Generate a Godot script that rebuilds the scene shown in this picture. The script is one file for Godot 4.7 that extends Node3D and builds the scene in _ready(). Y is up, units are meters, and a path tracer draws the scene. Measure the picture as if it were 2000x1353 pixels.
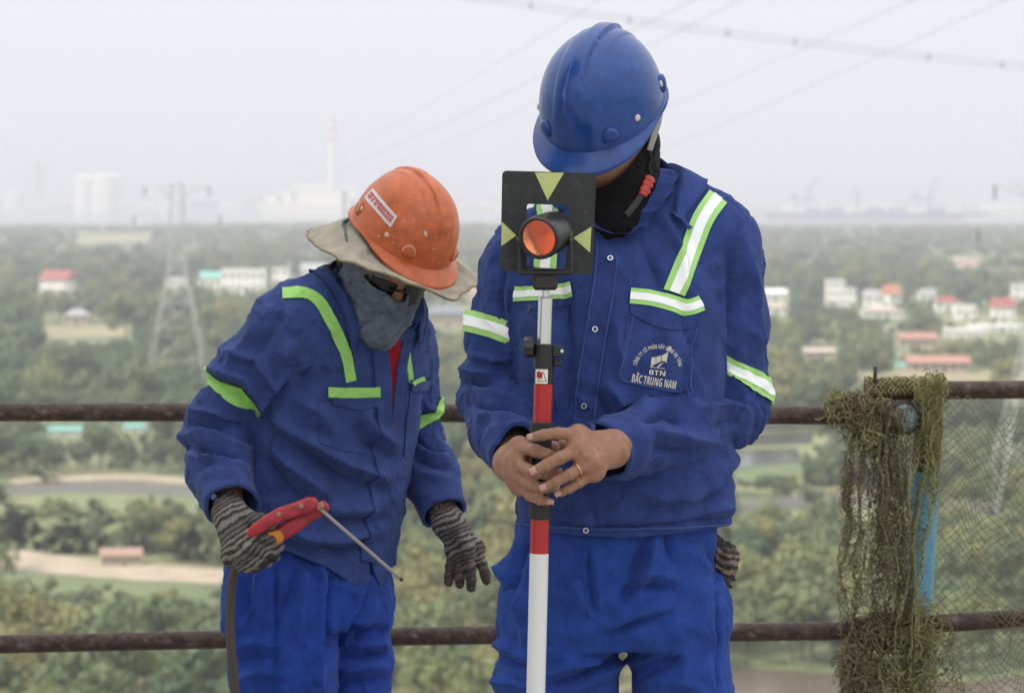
extends Node3D
# Two men in blue work clothes on a high platform, a hazy river plain behind them.

const EYE := Vector3(0.0, 1.42, 5.0)
const FOCAL := 6250.0
var PITCH := -atan((676.5 - 370.0) / FOCAL)
var GROUND := -38.6

# ------------------------------------------------------------------ measuring
func W(px: float, py: float, z: float) -> Vector3:
	var d := Basis(Vector3.RIGHT, PITCH) * Vector3((px - 1000.0) / FOCAL, -(py - 676.5) / FOCAL, -1.0)
	return EYE + d * ((z - EYE.z) / d.z)

func onground(px: float, py: float, up := 0.0) -> Vector3:
	var d := Basis(Vector3.RIGHT, PITCH) * Vector3((px - 1000.0) / FOCAL, -(py - 676.5) / FOCAL, -1.0)
	return EYE + d * ((GROUND + up - EYE.y) / d.y)

func photo_xy(p: Vector3) -> Vector2:
	var q := Basis(Vector3.RIGHT, -PITCH) * (p - EYE)
	return Vector2(1000.0 + FOCAL * q.x / -q.z, 676.5 - FOCAL * q.y / -q.z)

# ------------------------------------------------------------------ soft bodies
class Chain:
	var a: PackedVector3Array = []
	var ba: PackedVector3Array = []
	var inv: PackedFloat32Array = []
	var ra: PackedFloat32Array = []
	var dr: PackedFloat32Array = []
	var k := 0.03
	var blend := 0.03
	var least := 0.004
	var reach := 1e6
	var root := Vector3.ZERO
	var tag := 0
	func add(p: Vector3, q: Vector3, r0: float, r1: float) -> void:
		a.append(p); ba.append(q - p); inv.append(1.0 / maxf((q - p).length_squared(), 1e-9)); ra.append(r0); dr.append(r1 - r0)
	func d(p: Vector3) -> float:
		var r := 1e9
		for i in a.size():
			var e := p - a[i]
			var t := clampf(e.dot(ba[i]) * inv[i], 0.0, 1.0)
			var c := e.distance_to(ba[i] * t) - ra[i] - dr[i] * t
			var h := maxf(k - absf(r - c), 0.0)
			r = minf(r, c) - h * h * 0.25 / k
		return r

class Loft:
	var inv := Transform3D.IDENTITY
	var y0 := 0.0
	var y1 := 1.0
	var lut: Array = []
	var n := 2.4
	const M := 96
	var cx: PackedFloat32Array = []
	var cz: PackedFloat32Array = []
	var rx: PackedFloat32Array = []
	var rz: PackedFloat32Array = []
	# rows: [y, centre x, centre z, half width, half depth], y rising
	func setup(rows: Array, frame := Transform3D.IDENTITY, power := 2.4) -> void:
		inv = frame.affine_inverse(); n = power
		y0 = rows[0][0]; y1 = rows[-1][0]
		var s := 0
		for i in M:
			var y: float = lerpf(y0, y1, i / float(M - 1))
			while s < rows.size() - 2 and y > rows[s + 1][0]: s += 1
			var t: float = clampf((y - rows[s][0]) / (rows[s + 1][0] - rows[s][0]), 0, 1)
			var v := [0.0, 0.0, 0.0, 0.0]
			for c in 4:
				v[c] = cubic_interpolate(rows[s][c + 1], rows[s + 1][c + 1], rows[maxi(s - 1, 0)][c + 1], rows[mini(s + 2, rows.size() - 1)][c + 1], t)
			cx.append(v[0]); cz.append(v[1]); rx.append(v[2]); rz.append(v[3])
	func d(p: Vector3) -> float:
		var q := inv * p
		var f := clampf((q.y - y0) / (y1 - y0), 0.0, 1.0) * (M - 1)
		var i := mini(int(f), M - 2)
		f -= i
		var x := q.x - lerpf(cx[i], cx[i + 1], f)
		var z := q.z - lerpf(cz[i], cz[i + 1], f)
		var k0 := pow(pow(absf(x) / lerpf(rx[i], rx[i + 1], f), n) + pow(absf(z) / lerpf(rz[i], rz[i + 1], f), n), 1.0 / n)
		var l := sqrt(x * x + z * z)
		var r := l * (1.0 - 1.0 / k0) if k0 > 0.05 else -minf(rx[i], rz[i])
		return maxf(r, maxf(y0 - q.y, q.y - y1))

class Field:
	var lofts: Array = []
	var chains: Array = []
	var loft_k := 0.03
	var move = null          # (p, n) -> how far the cloth stands off there
	var cuts: Array = []            # callables: keep where > 0
	var rim := 0.0
	var turn_in := 0.03
	var V: PackedVector3Array = []
	var N: PackedVector3Array = []
	var I: PackedInt32Array = []
	var lo := Vector3.ZERO
	var hi := Vector3.ZERO
	var cell := 0.005
	func d(p: Vector3) -> float:
		var r := 1e9
		for l: Loft in lofts:
			var c: float = l.d(p)
			var h := maxf(loft_k - absf(r - c), 0.0)
			r = minf(r, c) - h * h * 0.25 / loft_k
		for ch: Chain in chains:
			var c: float = ch.d(p)
			var k: float = maxf(ch.blend * (1.0 - p.distance_to(ch.root) / ch.reach), ch.least)
			var h := maxf(k - absf(r - c), 0.0)
			r = minf(r, c) - h * h * 0.25 / k
		return r
	func grad(p: Vector3) -> Vector3:
		var e := 0.002
		return Vector3(d(p + Vector3(e, 0, 0)) - d(p - Vector3(e, 0, 0)), d(p + Vector3(0, e, 0)) - d(p - Vector3(0, e, 0)), d(p + Vector3(0, 0, e)) - d(p - Vector3(0, 0, e))).normalized()
	func region(p: Vector3) -> int:
		var best := 1e9
		var tag := 0
		for l: Loft in lofts:
			best = minf(best, l.d(p))
		for ch: Chain in chains:
			var c: float = ch.d(p)
			if c < best:
				best = c; tag = ch.tag
		return tag
	func skin(p: Vector3, off: float) -> Vector3:
		var n := grad(p)
		return p + n * (off + (float(move.call(p, n)) if move != null else 0.0))
	func march(o: Vector3, dir: Vector3, t := 0.0, most := 8.0) -> Vector3:
		for i in 160:
			var s := d(o + dir * t)
			if s < 0.0002: break
			t += s * 0.7
			if t > most: break
		return o + dir * t
	func build() -> void:
		var nx := int((hi.x - lo.x) / cell) / 8 * 8 + 16
		var ny := int((hi.y - lo.y) / cell) / 8 * 8 + 16
		var nz := int((hi.z - lo.z) / cell) / 8 * 8 + 16
		var o := lo - Vector3.ONE * cell * 4
		var g := PackedFloat32Array(); g.resize(nx * ny * nz); g.fill(1.0)
		var act := PackedInt32Array()
		var sy := nx
		var sz := nx * ny
		for bz in range(0, nz, 8):
			for by in range(0, ny, 8):
				for bx in range(0, nx, 8):
					var v := d(o + Vector3(bx + 3.5, by + 3.5, bz + 3.5) * cell)
					if absf(v) > 12.0 * cell:
						if v < 0:
							for z in 8:
								for y in 8:
									var at := bx + sy * (by + y) + sz * (bz + z)
									for x in 8: g[at + x] = -1.0
						continue
					for s in 8:
						var qx := bx + (s & 1) * 4
						var qy := by + (s >> 1 & 1) * 4
						var qz := bz + (s >> 2) * 4
						v = d(o + Vector3(qx + 1.5, qy + 1.5, qz + 1.5) * cell)
						if absf(v) > 5.6 * cell:
							if v < 0:
								for z in 4:
									for y in 4:
										var at := qx + sy * (qy + y) + sz * (qz + z)
										for x in 4: g[at + x] = -1.0
							continue
						for s2 in 8:
							var rx := qx + (s2 & 1) * 2
							var ry := qy + (s2 >> 1 & 1) * 2
							var rz := qz + (s2 >> 2) * 2
							v = d(o + Vector3(rx + .5, ry + .5, rz + .5) * cell)
							if absf(v) > 2.9 * cell:
								if v < 0:
									for k in 8: g[rx + (k & 1) + sy * (ry + (k >> 1 & 1)) + sz * (rz + (k >> 2))] = -1.0
								continue
							for k in 8:
								var at := rx + (k & 1) + sy * (ry + (k >> 1 & 1)) + sz * (rz + (k >> 2))
								g[at] = d(o + Vector3(rx + (k & 1), ry + (k >> 1 & 1), rz + (k >> 2)) * cell)
								act.append(at)
		var id := PackedInt32Array(); id.resize(nx * ny * nz); id.fill(-1)
		var used := PackedInt32Array()
		var co := [0, 1, sy, sy + 1, sz, sz + 1, sz + sy, sz + sy + 1]
		var cp := [Vector3(0, 0, 0), Vector3(1, 0, 0), Vector3(0, 1, 0), Vector3(1, 1, 0), Vector3(0, 0, 1), Vector3(1, 0, 1), Vector3(0, 1, 1), Vector3(1, 1, 1)]
		var ea := [0, 2, 4, 6, 0, 1, 4, 5, 0, 1, 2, 3]
		var eb := [1, 3, 5, 7, 2, 3, 6, 7, 4, 5, 6, 7]
		var most := nx * ny * nz - sz - sy - 2
		for at in act:
			if at > most: continue
			var m := 0
			for c in 8:
				if g[at + co[c]] < 0: m += 1
			if m == 0 or m == 8: continue
			var sum := Vector3.ZERO
			var cnt := 0
			for e in 12:
				var va := g[at + co[ea[e]]]
				var vb := g[at + co[eb[e]]]
				if (va < 0) != (vb < 0):
					sum += cp[ea[e]].lerp(cp[eb[e]], va / (va - vb)); cnt += 1
			id[at] = V.size()
			used.append(at)
			var z := at / sz
			var y := (at % sz) / sy
			V.append(o + (Vector3(at % sy, y, z) + sum / cnt) * cell)
		var st := [1, sy, sz]
		for at in used:
			var inside := g[at] < 0
			for ax in 3:
				if (g[at + st[ax]] < 0) == inside: continue
				var u: int = st[(ax + 1) % 3]
				var w: int = st[(ax + 2) % 3]
				var a0 := id[at]; var a1 := id[at - u]; var a2 := id[at - u - w]; var a3 := id[at - w]
				if a1 < 0 or a2 < 0 or a3 < 0: continue
				if inside: I.append_array([a0, a2, a1, a0, a3, a2])
				else: I.append_array([a0, a1, a2, a0, a2, a3])
		var turned := 0
		normals()
		for k in range(0, I.size(), 3):
			if I.size() == 0: break
			if k > 117: break
			var at := (k * 7919) % V.size()
			if N[at].dot(grad(V[at])) < 0: turned += 1
		if turned > 20 :
			for k in range(0, I.size(), 3):
				var t := I[k + 1]; I[k + 1] = I[k + 2]; I[k + 2] = t
		# one pull onto the true surface keeps the cloth smooth
		for i in V.size():
			var e := d(V[i])
			if absf(e) < cell: V[i] -= N[i] * e * 0.7
		normals()
		if move != null:
			var moved := V.duplicate()
			for i in V.size():
				moved[i] = V[i] + N[i] * float(move.call(V[i], N[i]))
			V = moved
			normals()
		for c in cuts: clip(c)
	func normals() -> void:
		N.resize(V.size()); N.fill(Vector3.ZERO)
		for i in range(0, I.size(), 3):
			var a := V[I[i]]
			var f := (V[I[i + 2]] - a).cross(V[I[i + 1]] - a)
			N[I[i]] += f; N[I[i + 1]] += f; N[I[i + 2]] += f
		for i in N.size(): N[i] = N[i].normalized()
	func clip(keep: Callable) -> void:
		var f := PackedFloat32Array(); f.resize(V.size())
		for i in V.size(): f[i] = keep.call(V[i])
		var out := PackedInt32Array()
		var cutv := {}
		var edge := []
		for i in range(0, I.size(), 3):
			var t := [I[i], I[i + 1], I[i + 2]]
			var m := int(f[t[0]] > 0) + int(f[t[1]] > 0) + int(f[t[2]] > 0)
			if m == 3: out.append_array([t[0], t[1], t[2]]); continue
			if m == 0: continue
			var s := 0
			while (f[t[s]] > 0) != (m == 1): s += 1
			var a: int = t[s]; var b: int = t[(s + 1) % 3]; var c: int = t[(s + 2) % 3]
			var ab := cross_at(a, b, f, cutv)
			var ac := cross_at(a, c, f, cutv)
			if m == 1: out.append_array([a, ab, ac]); edge.append([ab, ac])
			else: out.append_array([ab, b, c, ab, c, ac]); edge.append([ac, ab])
		I = out
		if rim > 0.0:
			var inner := {}
			for e in edge:
				for v in e:
					if not inner.has(v):
						inner[v] = V.size()
						var back := keep_dir(keep, V[v])
						V.append(V[v] - N[v] * rim * 0.5 - back * rim * 0.3); N.append((N[v] * 0.3 - back).normalized())
						V.append(V[v] - N[v] * rim); N.append(-N[v])
						V.append(V[v] - N[v] * rim * 1.6 + back * turn_in); N.append(-N[v])
				for s in 3:
					var p0: int = e[0] if s == 0 else inner[e[0]] + s - 1
					var p1: int = e[1] if s == 0 else inner[e[1]] + s - 1
					var q0: int = inner[e[0]] + s
					var q1: int = inner[e[1]] + s
					I.append_array([p0, q0, p1, p1, q0, q1])
	func keep_dir(keep: Callable, p: Vector3) -> Vector3:
		var e := 0.004
		return Vector3(float(keep.call(p + Vector3(e, 0, 0))) - float(keep.call(p - Vector3(e, 0, 0))), float(keep.call(p + Vector3(0, e, 0))) - float(keep.call(p - Vector3(0, e, 0))), float(keep.call(p + Vector3(0, 0, e))) - float(keep.call(p - Vector3(0, 0, e)))).normalized()
	func cross_at(a: int, b: int, f: PackedFloat32Array, seen: Dictionary) -> int:
		var key := mini(a, b) * 4194304 + maxi(a, b)
		if seen.has(key): return seen[key]
		var t := f[a] / (f[a] - f[b])
		V.append(V[a].lerp(V[b], t)); N.append(N[a].lerp(N[b], t).normalized())
		seen[key] = V.size() - 1
		return V.size() - 1
	func mesh(tint = null) -> ArrayMesh:
		var arr := []; arr.resize(Mesh.ARRAY_MAX)
		arr[Mesh.ARRAY_VERTEX] = V; arr[Mesh.ARRAY_NORMAL] = N; arr[Mesh.ARRAY_INDEX] = I
		if tint != null:
			var col := PackedColorArray(); col.resize(V.size())
			for i in V.size(): col[i] = tint.call(V[i], N[i])
			arr[Mesh.ARRAY_COLOR] = col
		var m := ArrayMesh.new(); m.add_surface_from_arrays(Mesh.PRIMITIVE_TRIANGLES, arr)
		return m

func chain(pts: Array, radii: Array, k := 0.03, blend := 0.03, reach := 1e6, tag := 0, least := 0.004) -> Chain:
	var c := Chain.new()
	for i in pts.size() - 1: c.add(pts[i], pts[i + 1], radii[i], radii[i + 1])
	c.k = k; c.blend = blend; c.reach = reach; c.root = pts[0]; c.tag = tag; c.least = least
	return c

# cloth folds: each is [region, height in metres, half width in photo pixels, [x, y, x, y, ...]]
class Folds:
	var seg: Array = []
	func _init(list: Array) -> void:
		for f in list:
			var p: Array = f[3]
			var total := 0.0
			for i in range(0, p.size() - 2, 2): total += Vector2(p[i], p[i + 1]).distance_to(Vector2(p[i + 2], p[i + 3]))
			var run := 0.0
			var pieces := []
			var box := Rect2(p[0], p[1], 0, 0)
			for i in range(0, p.size() - 2, 2):
				var a := Vector2(p[i], p[i + 1]); var b := Vector2(p[i + 2], p[i + 3])
				var l := a.distance_to(b)
				pieces.append([a, b - a, 1.0 / maxf(l * l, 1e-6), run / total, l / total])
				run += l
				box = box.expand(a).expand(b)
			seg.append([f[0], f[1], f[2], pieces, box.grow(f[2] * 2.2)])
	func at(q: Vector2, region: int) -> float:
		var s := 0.0
		for f in seg:
			if f[0] != region or not (f[4] as Rect2).has_point(q): continue
			var best := 1e9
			var along := 0.0
			for c in f[3]:
				var e: Vector2 = q - c[0]
				var t := clampf(e.dot(c[1]) * c[2], 0.0, 1.0)
				var l: float = e.distance_to(c[1] * t)
				if l < best:
					best = l; along = c[3] + c[4] * t
			var w: float = f[2]
			if best < w * 2.2:
				var x := best / w
				s += f[1] * exp(-1.3 * pow(x, 1.25)) * sqrt(sqrt(maxf(sin(PI * clampf(along, 0.02, 0.98)), 0.0)))
		return s

# ------------------------------------------------------------------ shapes
class Shape:
	var v: PackedVector3Array = []
	var n: PackedVector3Array = []
	var i: PackedInt32Array = []
	var c: PackedColorArray = []
	var uv: PackedVector2Array = []
	func tri(a: Vector3, b: Vector3, d: Vector3) -> void:
		var f := (d - a).cross(b - a).normalized()
		var s := v.size()
		v.append_array([a, b, d]); n.append_array([f, f, f]); i.append_array([s, s + 1, s + 2])
	func quad(a: Vector3, b: Vector3, d: Vector3, e: Vector3) -> void:
		var f := (d - a).cross(b - a).normalized()
		var s := v.size()
		v.append_array([a, b, d, e]); n.append_array([f, f, f, f]); i.append_array([s, s + 1, s + 2, s, s + 2, s + 3])
	func box(xf: Transform3D, size: Vector3, bevel := 0.0) -> void:
		var h := size * 0.5
		var b := minf(bevel, minf(h.x, minf(h.y, h.z)) * 0.98)
		for ax in 3:
			for sg in [-1.0, 1.0]:
				var u := (ax + 1) % 3; var w := (ax + 2) % 3
				var q := []
				for k in [[-1, -1], [-1, 1], [1, 1], [1, -1]]:
					var p := Vector3.ZERO
					p[ax] = sg * h[ax]; p[u] = k[0] * (h[u] - b); p[w] = k[1] * (h[w] - b)
					q.append(xf * p)
				if sg > 0: quad(q[0], q[1], q[2], q[3])
				else: quad(q[3], q[2], q[1], q[0])
		if b <= 0.0: return
		for ax in 3:
			var u := (ax + 1) % 3; var w := (ax + 2) % 3
			for su in [-1.0, 1.0]:
				for sw in [-1.0, 1.0]:
					var p0 := Vector3.ZERO; var p1 := Vector3.ZERO; var p2 := Vector3.ZERO; var p3 := Vector3.ZERO
					p0[u] = su * h[u]; p0[w] = sw * (h[w] - b); p0[ax] = -(h[ax] - b)
					p1[u] = su * (h[u] - b); p1[w] = sw * h[w]; p1[ax] = -(h[ax] - b)
					p2 = p1; p2[ax] = h[ax] - b
					p3 = p0; p3[ax] = h[ax] - b
					if su * sw > 0: quad(xf * p3, xf * p2, xf * p1, xf * p0)
					else: quad(xf * p0, xf * p1, xf * p2, xf * p3)
		for sx in [-1.0, 1.0]:
			for sy in [-1.0, 1.0]:
				for sz in [-1.0, 1.0]:
					var s := Vector3(sx, sy, sz)
					var a := xf * (s * Vector3(h.x, h.y - b, h.z - b)); var c2 := xf * (s * Vector3(h.x - b, h.y, h.z - b)); var e := xf * (s * Vector3(h.x - b, h.y - b, h.z))
					if sx * sy * sz > 0: tri(a, e, c2)
					else: tri(a, c2, e)
	# rows of points as a smooth sheet; closed joins last column to first
	func sheet(rows: Array, closed := false, flip := false) -> void:
		var s := v.size()
		var h := rows.size(); var w: int = rows[0].size()
		for r in rows:
			for p in r: v.append(p); n.append(Vector3.ZERO)
		var first := i.size()
		for y in h - 1:
			for x in (w if closed else w - 1):
				var a := s + y * w + x; var b := s + y * w + (x + 1) % w
				var d := a + w; var e := b + w
				if flip: i.append_array([a, d, b, b, d, e])
				else: i.append_array([a, b, d, b, e, d])
		for k in range(first, i.size(), 3):
			var o := v[i[k]]
			var f := (v[i[k + 2]] - o).cross(v[i[k + 1]] - o)
			n[i[k]] += f; n[i[k + 1]] += f; n[i[k + 2]] += f
		for k in range(s, v.size()): n[k] = n[k].normalized()
	# round bar along points; radius one number or one for each point
	func tube(pts: Array, radius, sides := 8, caps := true) -> void:
		var rows := []
		var up := Vector3.UP
		for k in pts.size():
			var t: Vector3 = (pts[mini(k + 1, pts.size() - 1)] - pts[maxi(k - 1, 0)]).normalized()
			if k == 0: up = Vector3.RIGHT if absf(t.y) > 0.9 else Vector3.UP
			var x := up.cross(t).normalized()
			up = t.cross(x).normalized()
			var r: float = radius[k] if radius is Array else radius
			var ring := []
			for m in sides:
				var a := TAU * m / sides
				ring.append(pts[k] + (x * cos(a) + up * sin(a)) * r)
			rows.append(ring)
		var s0 := v.size()
		sheet(rows, true)
		if n[s0].dot(v[s0] - pts[0]) < 0:
			v.resize(s0); n.resize(s0)
			while i.size() and i[-1] >= s0: i.resize(i.size() - 1)
			sheet(rows, true, true)
		if caps:
			for e in [0, pts.size() - 1]:
				var ring: Array = rows[e]
				for m in sides:
					if e == 0: tri(pts[0], ring[(m + 1) % sides], ring[m])
					else: tri(pts[-1], ring[m], ring[(m + 1) % sides])
	# profile [[radius, height], ...] turned round y
	func lathe(xf: Transform3D, prof: Array, sides := 24) -> void:
		for k in prof.size() - 1:
			var rows := [[], []]
			for m in sides:
				var a := TAU * m / sides
				for e in 2:
					rows[e].append(xf * Vector3(prof[k + e][0] * cos(a), prof[k + e][1], prof[k + e][0] * sin(a)))
			sheet(rows, true)
	func join(o: Shape) -> void:
		var s := v.size()
		v.append_array(o.v); n.append_array(o.n)
		for k in o.i: i.append(k + s)
	func mesh() -> ArrayMesh:
		var arr := []; arr.resize(Mesh.ARRAY_MAX)
		arr[Mesh.ARRAY_VERTEX] = v; arr[Mesh.ARRAY_NORMAL] = n; arr[Mesh.ARRAY_INDEX] = i
		if c.size() == v.size(): arr[Mesh.ARRAY_COLOR] = c
		if uv.size() == v.size(): arr[Mesh.ARRAY_TEX_UV] = uv
		var m := ArrayMesh.new(); m.add_surface_from_arrays(Mesh.PRIMITIVE_TRIANGLES, arr)
		return m

func obj(called: String, mesh, m: Material, parent: Node = self) -> MeshInstance3D:
	var o := MeshInstance3D.new(); o.name = called
	o.mesh = mesh.mesh() if mesh is Shape else mesh
	o.material_override = m
	parent.add_child(o, true)
	return o

var taken := {}
func numbered(called: String) -> String:
	taken[called] = taken.get(called, -1) + 1
	return called if taken[called] == 0 else "%s_%03d" % [called, taken[called]]

func thing(called: String, label: String, category: String, group := "") -> Node3D:
	var o := Node3D.new(); o.name = numbered(called); add_child(o)
	o.set_meta("label", label); o.set_meta("category", category)
	if group: o.set_meta("group", group)
	return o

func tag(o: Node, label: String, category: String, group := "") -> Node:
	o.set_meta("label", label); o.set_meta("category", category)
	if group: o.set_meta("group", group)
	return o

func structure(called: String, mesh, m: Material, label: String) -> MeshInstance3D:
	var o := obj(called, mesh, m); o.set_meta("kind", "structure"); o.set_meta("label", label); o.set_meta("category", called.replace("_", " "))
	return o

func holder(called: String, parent: Node) -> Node3D:
	var o := Node3D.new(); o.name = called; parent.add_child(o, true); return o

# a piece of cloth or tape laid on a body: rows of photo points, looked up along the line of sight and lifted off the surface
func laid(f: Field, rows: Array, off: float, thick := 0.0015) -> Shape:
	var s := Shape.new()
	var top := []
	for r in rows:
		var line := []
		for q in r: line.append(f.skin(f.march(EYE, (W(q.x, q.y, 0.0) - EYE).normalized(), 4.0), off))
		top.append(line)
	return slab(s, top, thick)

func slab(s: Shape, top: Array, thick: float) -> Shape:
	s.sheet(top, false)
	var nn := s.n.duplicate()
	var w: int = top[0].size(); var h := top.size()
	var flip := 1.0 if nn[w * (h / 2) + w / 2].dot(EYE - top[h / 2][w / 2]) > 0 else -1.0
	if flip < 0:
		s.v.clear(); s.n.clear(); s.i.clear(); s.sheet(top, false, true)
		nn = s.n.duplicate()
	var loop := []
	for x in w: loop.append(x)
	for y in range(1, h): loop.append(y * w + w - 1)
	for x in range(w - 2, -1, -1): loop.append((h - 1) * w + x)
	for y in range(h - 2, 0, -1): loop.append(y * w)
	for k in loop.size():
		var a: int = loop[k]; var b: int = loop[(k + 1) % loop.size()]
		var pa := s.v[a]; var pb := s.v[b]
		s.quad(pa, pb, pb - nn[b] * thick, pa - nn[a] * thick)
	return s

func grid4(a: Vector2, b: Vector2, c: Vector2, d: Vector2, nu: int, nv: int, bow := 0.0) -> Array:
	var rows := []
	for y in nv + 1:
		var r := []
		for x in nu + 1:
			var u := x / float(nu); var v := y / float(nv)
			var p := a.lerp(b, u).lerp(d.lerp(c, u), v)
			p.y += bow * sin(PI * u) * v
			r.append(p)
		rows.append(r)
	return rows

# band of given half width along a photo polyline (smoothed), as rows across
func band(line: Array, half: float, across := 4, step := 7.0, from := -1.0, to := 1.0) -> Array:
	var cv := Curve2D.new()
	for k in line.size():
		var t: Vector2 = (line[mini(k + 1, line.size() - 1)] - line[maxi(k - 1, 0)]) / 6.0
		cv.add_point(line[k], -t, t)
	var len := cv.get_baked_length()
	var cnt := maxi(2, int(len / step))
	var rows := []
	for a in across + 1:
		var r := []
		var s := lerpf(from, to, a / float(across)) * half
		for k in cnt + 1:
			var o := len * k / cnt
			var p := cv.sample_baked(o)
			var t := (cv.sample_baked(minf(o + 2, len)) - cv.sample_baked(maxf(o - 2, 0))).normalized()
			r.append(p + Vector2(-t.y, t.x) * s)
		rows.append(r)
	return rows

# ------------------------------------------------------------------ materials
func mat(c: Color, rough := 0.8, metal := 0.0) -> StandardMaterial3D:
	var m := StandardMaterial3D.new()
	m.albedo_color = c.linear_to_srgb(); m.roughness = rough; m.metallic = metal
	return m

func noise(seed_: int, freq: float, octaves := 4, type := FastNoiseLite.TYPE_SIMPLEX_SMOOTH) -> FastNoiseLite:
	var n := FastNoiseLite.new(); n.seed = seed_; n.frequency = freq; n.fractal_octaves = octaves; n.noise_type = type
	return n

# tileable picture from noise through colour stops [[at, Color(linear)], ...]
func ramp_tex(n: FastNoiseLite, size: int, stops: Array) -> ImageTexture:
	var src := n.get_seamless_image(size, size, false, false, 0.15, true)
	var g := Gradient.new()
	g.offsets = PackedFloat32Array(stops.map(func(s): return s[0])); g.colors = PackedColorArray(stops.map(func(s): return (s[1] as Color).linear_to_srgb()))
	var lut := []
	for k in 256: lut.append(g.sample(k / 255.0))
	var im := Image.create(size, size, false, Image.FORMAT_RGB8)
	for y in size:
		for x in size: im.set_pixel(x, y, lut[src.get_pixel(x, y).r8])
	return ImageTexture.create_from_image(im)

func bump_tex(n: FastNoiseLite, size: int, strength: float) -> ImageTexture:
	var src := n.get_seamless_image(size, size, false, false, 0.15, true)
	src.convert(Image.FORMAT_RGBA8)
	src.bump_map_to_normal_map(strength)
	return ImageTexture.create_from_image(src)

func tri(m: StandardMaterial3D, scale: float) -> StandardMaterial3D:
	m.uv1_triplanar = true; m.uv1_world_triplanar = true; m.uv1_scale = Vector3.ONE * scale
	return m
func _ready() -> void:
	# --- camera, sky, sun, exposure
	var cam := Camera3D.new(); cam.name = "camera"; add_child(cam)
	cam.position = EYE; cam.rotation.x = PITCH
	cam.far = 60000.0; cam.near = 0.05
	var at := CameraAttributesPhysical.new()
	at.frustum_focal_length = 12.0 / (676.5 / FOCAL); at.frustum_near = 0.05; at.frustum_far = 60000.0
	at.frustum_focus_distance = 4.85; at.exposure_aperture = 10.0
	cam.attributes = at
	cam.fov = rad_to_deg(2.0 * atan(676.5 / FOCAL))
	cam.current = true
	var e := Environment.new()
	e.background_mode = Environment.BG_SKY
	var sky := Sky.new(); var sm := ProceduralSkyMaterial.new()
	sm.sky_top_color = Color(.82, .84, .87).linear_to_srgb(); sm.sky_horizon_color = Color(.372, .386, .41).linear_to_srgb(); sm.sky_curve = 0.6; sm.sky_energy_multiplier = 1.43
	sm.ground_bottom_color = Color(.2, .21, .19).linear_to_srgb(); sm.ground_horizon_color = Color(.60, .63, .66).linear_to_srgb()
	sm.sun_angle_max = 0.0
	sky.sky_material = sm; e.sky = sky
	e.tonemap_mode = Environment.TONE_MAPPER_LINEAR
	e.tonemap_exposure = 1.0
	e.fog_enabled = true; e.fog_density = 0.0003; e.fog_light_color = Color(.915, .925, .95)
	e.sdfgi_enabled = true; e.ssao_enabled = true; e.ssil_enabled = true
	var we := WorldEnvironment.new(); we.name = "world_environment"; we.environment = e; add_child(we)
	var sun := DirectionalLight3D.new(); sun.name = "sun"; add_child(sun)
	sun.light_energy = 1.25; sun.light_angular_distance = 3.0; sun.light_color = Color(1.0, .96, .9); sun.shadow_enabled = true
	sun.look_at_from_position(Vector3.ZERO, -Vector3(-.6, .75, .45), Vector3.UP)

	# --- work out the soft bodies in parallel
	plan_right(); plan_hands_right(); plan_head_right(); plan_left()
	var jobs := []
	for f: Field in [R.jacket, R.trousers, R.hand_l, R.hand_r, R.head, R.hood, R.core, L.jacket, L.trousers, L.head, L.hood, L.core, L.glove, L.glove2]:
		jobs.append(WorkerThreadPool.add_task(f.build, true))
	var M := materials()
	for id in jobs: WorkerThreadPool.wait_for_task_completion(id)
	build_right(M)
	build_left(M)
	build_pole(M)
	build_clamp(M)
	build_rails(M)
	build_net(M)
	build_land(M)
	build_far(M)
	build_wires(M)
	build_trees(M)

func glove_tint(s: float, p: Vector3, brown := false) -> Color:
	var k := fposmod(s * 78.0 + fine_noise.get_noise_3dv(p * .5) * .8 + sin(s * 97.0) * .3, 1.0)
	var g := fine_noise.get_noise_3dv(p * 9.0) * .5 + .5
	var dark := Color(.04, .035, .033); var pale := Color(.34, .27, .2) if brown else Color(.34, .3, .26)
	if fposmod(s * 15.0, 1.0) > .62: pale *= .55
	return dark.lerp(pale, clampf(smoothstep(.38, .5, k) - smoothstep(.9, 1.0, k), 0, 1) * (.35 + .65 * g)) * (.75 + .5 * g)

func cloth(c: Color, seed_: int) -> StandardMaterial3D:
	var m := mat(Color.WHITE, .92)
	m.albedo_texture = ramp_tex(noise(seed_, .012, 5), 512, [[0.0, c * .66], [.42, c * .95], [.6, c * 1.05], [1.0, c * 1.35]])
	m.normal_enabled = true; m.normal_texture = bump_tex(noise(seed_ + 1, .06, 3), 512, 5.0); m.normal_scale = .35
	m.rim_enabled = true; m.rim = .12; m.rim_tint = .5
	m.metallic_specular = .2
	return tri(m, 3.2)

func scuffed(c: Color, rough: float, seed_: int) -> StandardMaterial3D:
	var m := mat(Color.WHITE, rough)
	m.albedo_texture = ramp_tex(noise(seed_, .012, 6), 512, [[0.0, c * .72], [.4, c * .95], [.6, c * 1.05], [.8, c * 1.25], [1.0, c * 1.5 + Color(.03, .03, .03)]])
	m.roughness_texture = ramp_tex(noise(seed_ + 20, .02, 5), 256, [[0.0, Color(.6, .6, .6)], [1.0, Color(1, 1, 1)]])
	m.normal_enabled = true; m.normal_texture = bump_tex(noise(seed_ + 21, .03, 4), 256, 2.0); m.normal_scale = .25
	return tri(m, 6.0)

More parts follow.
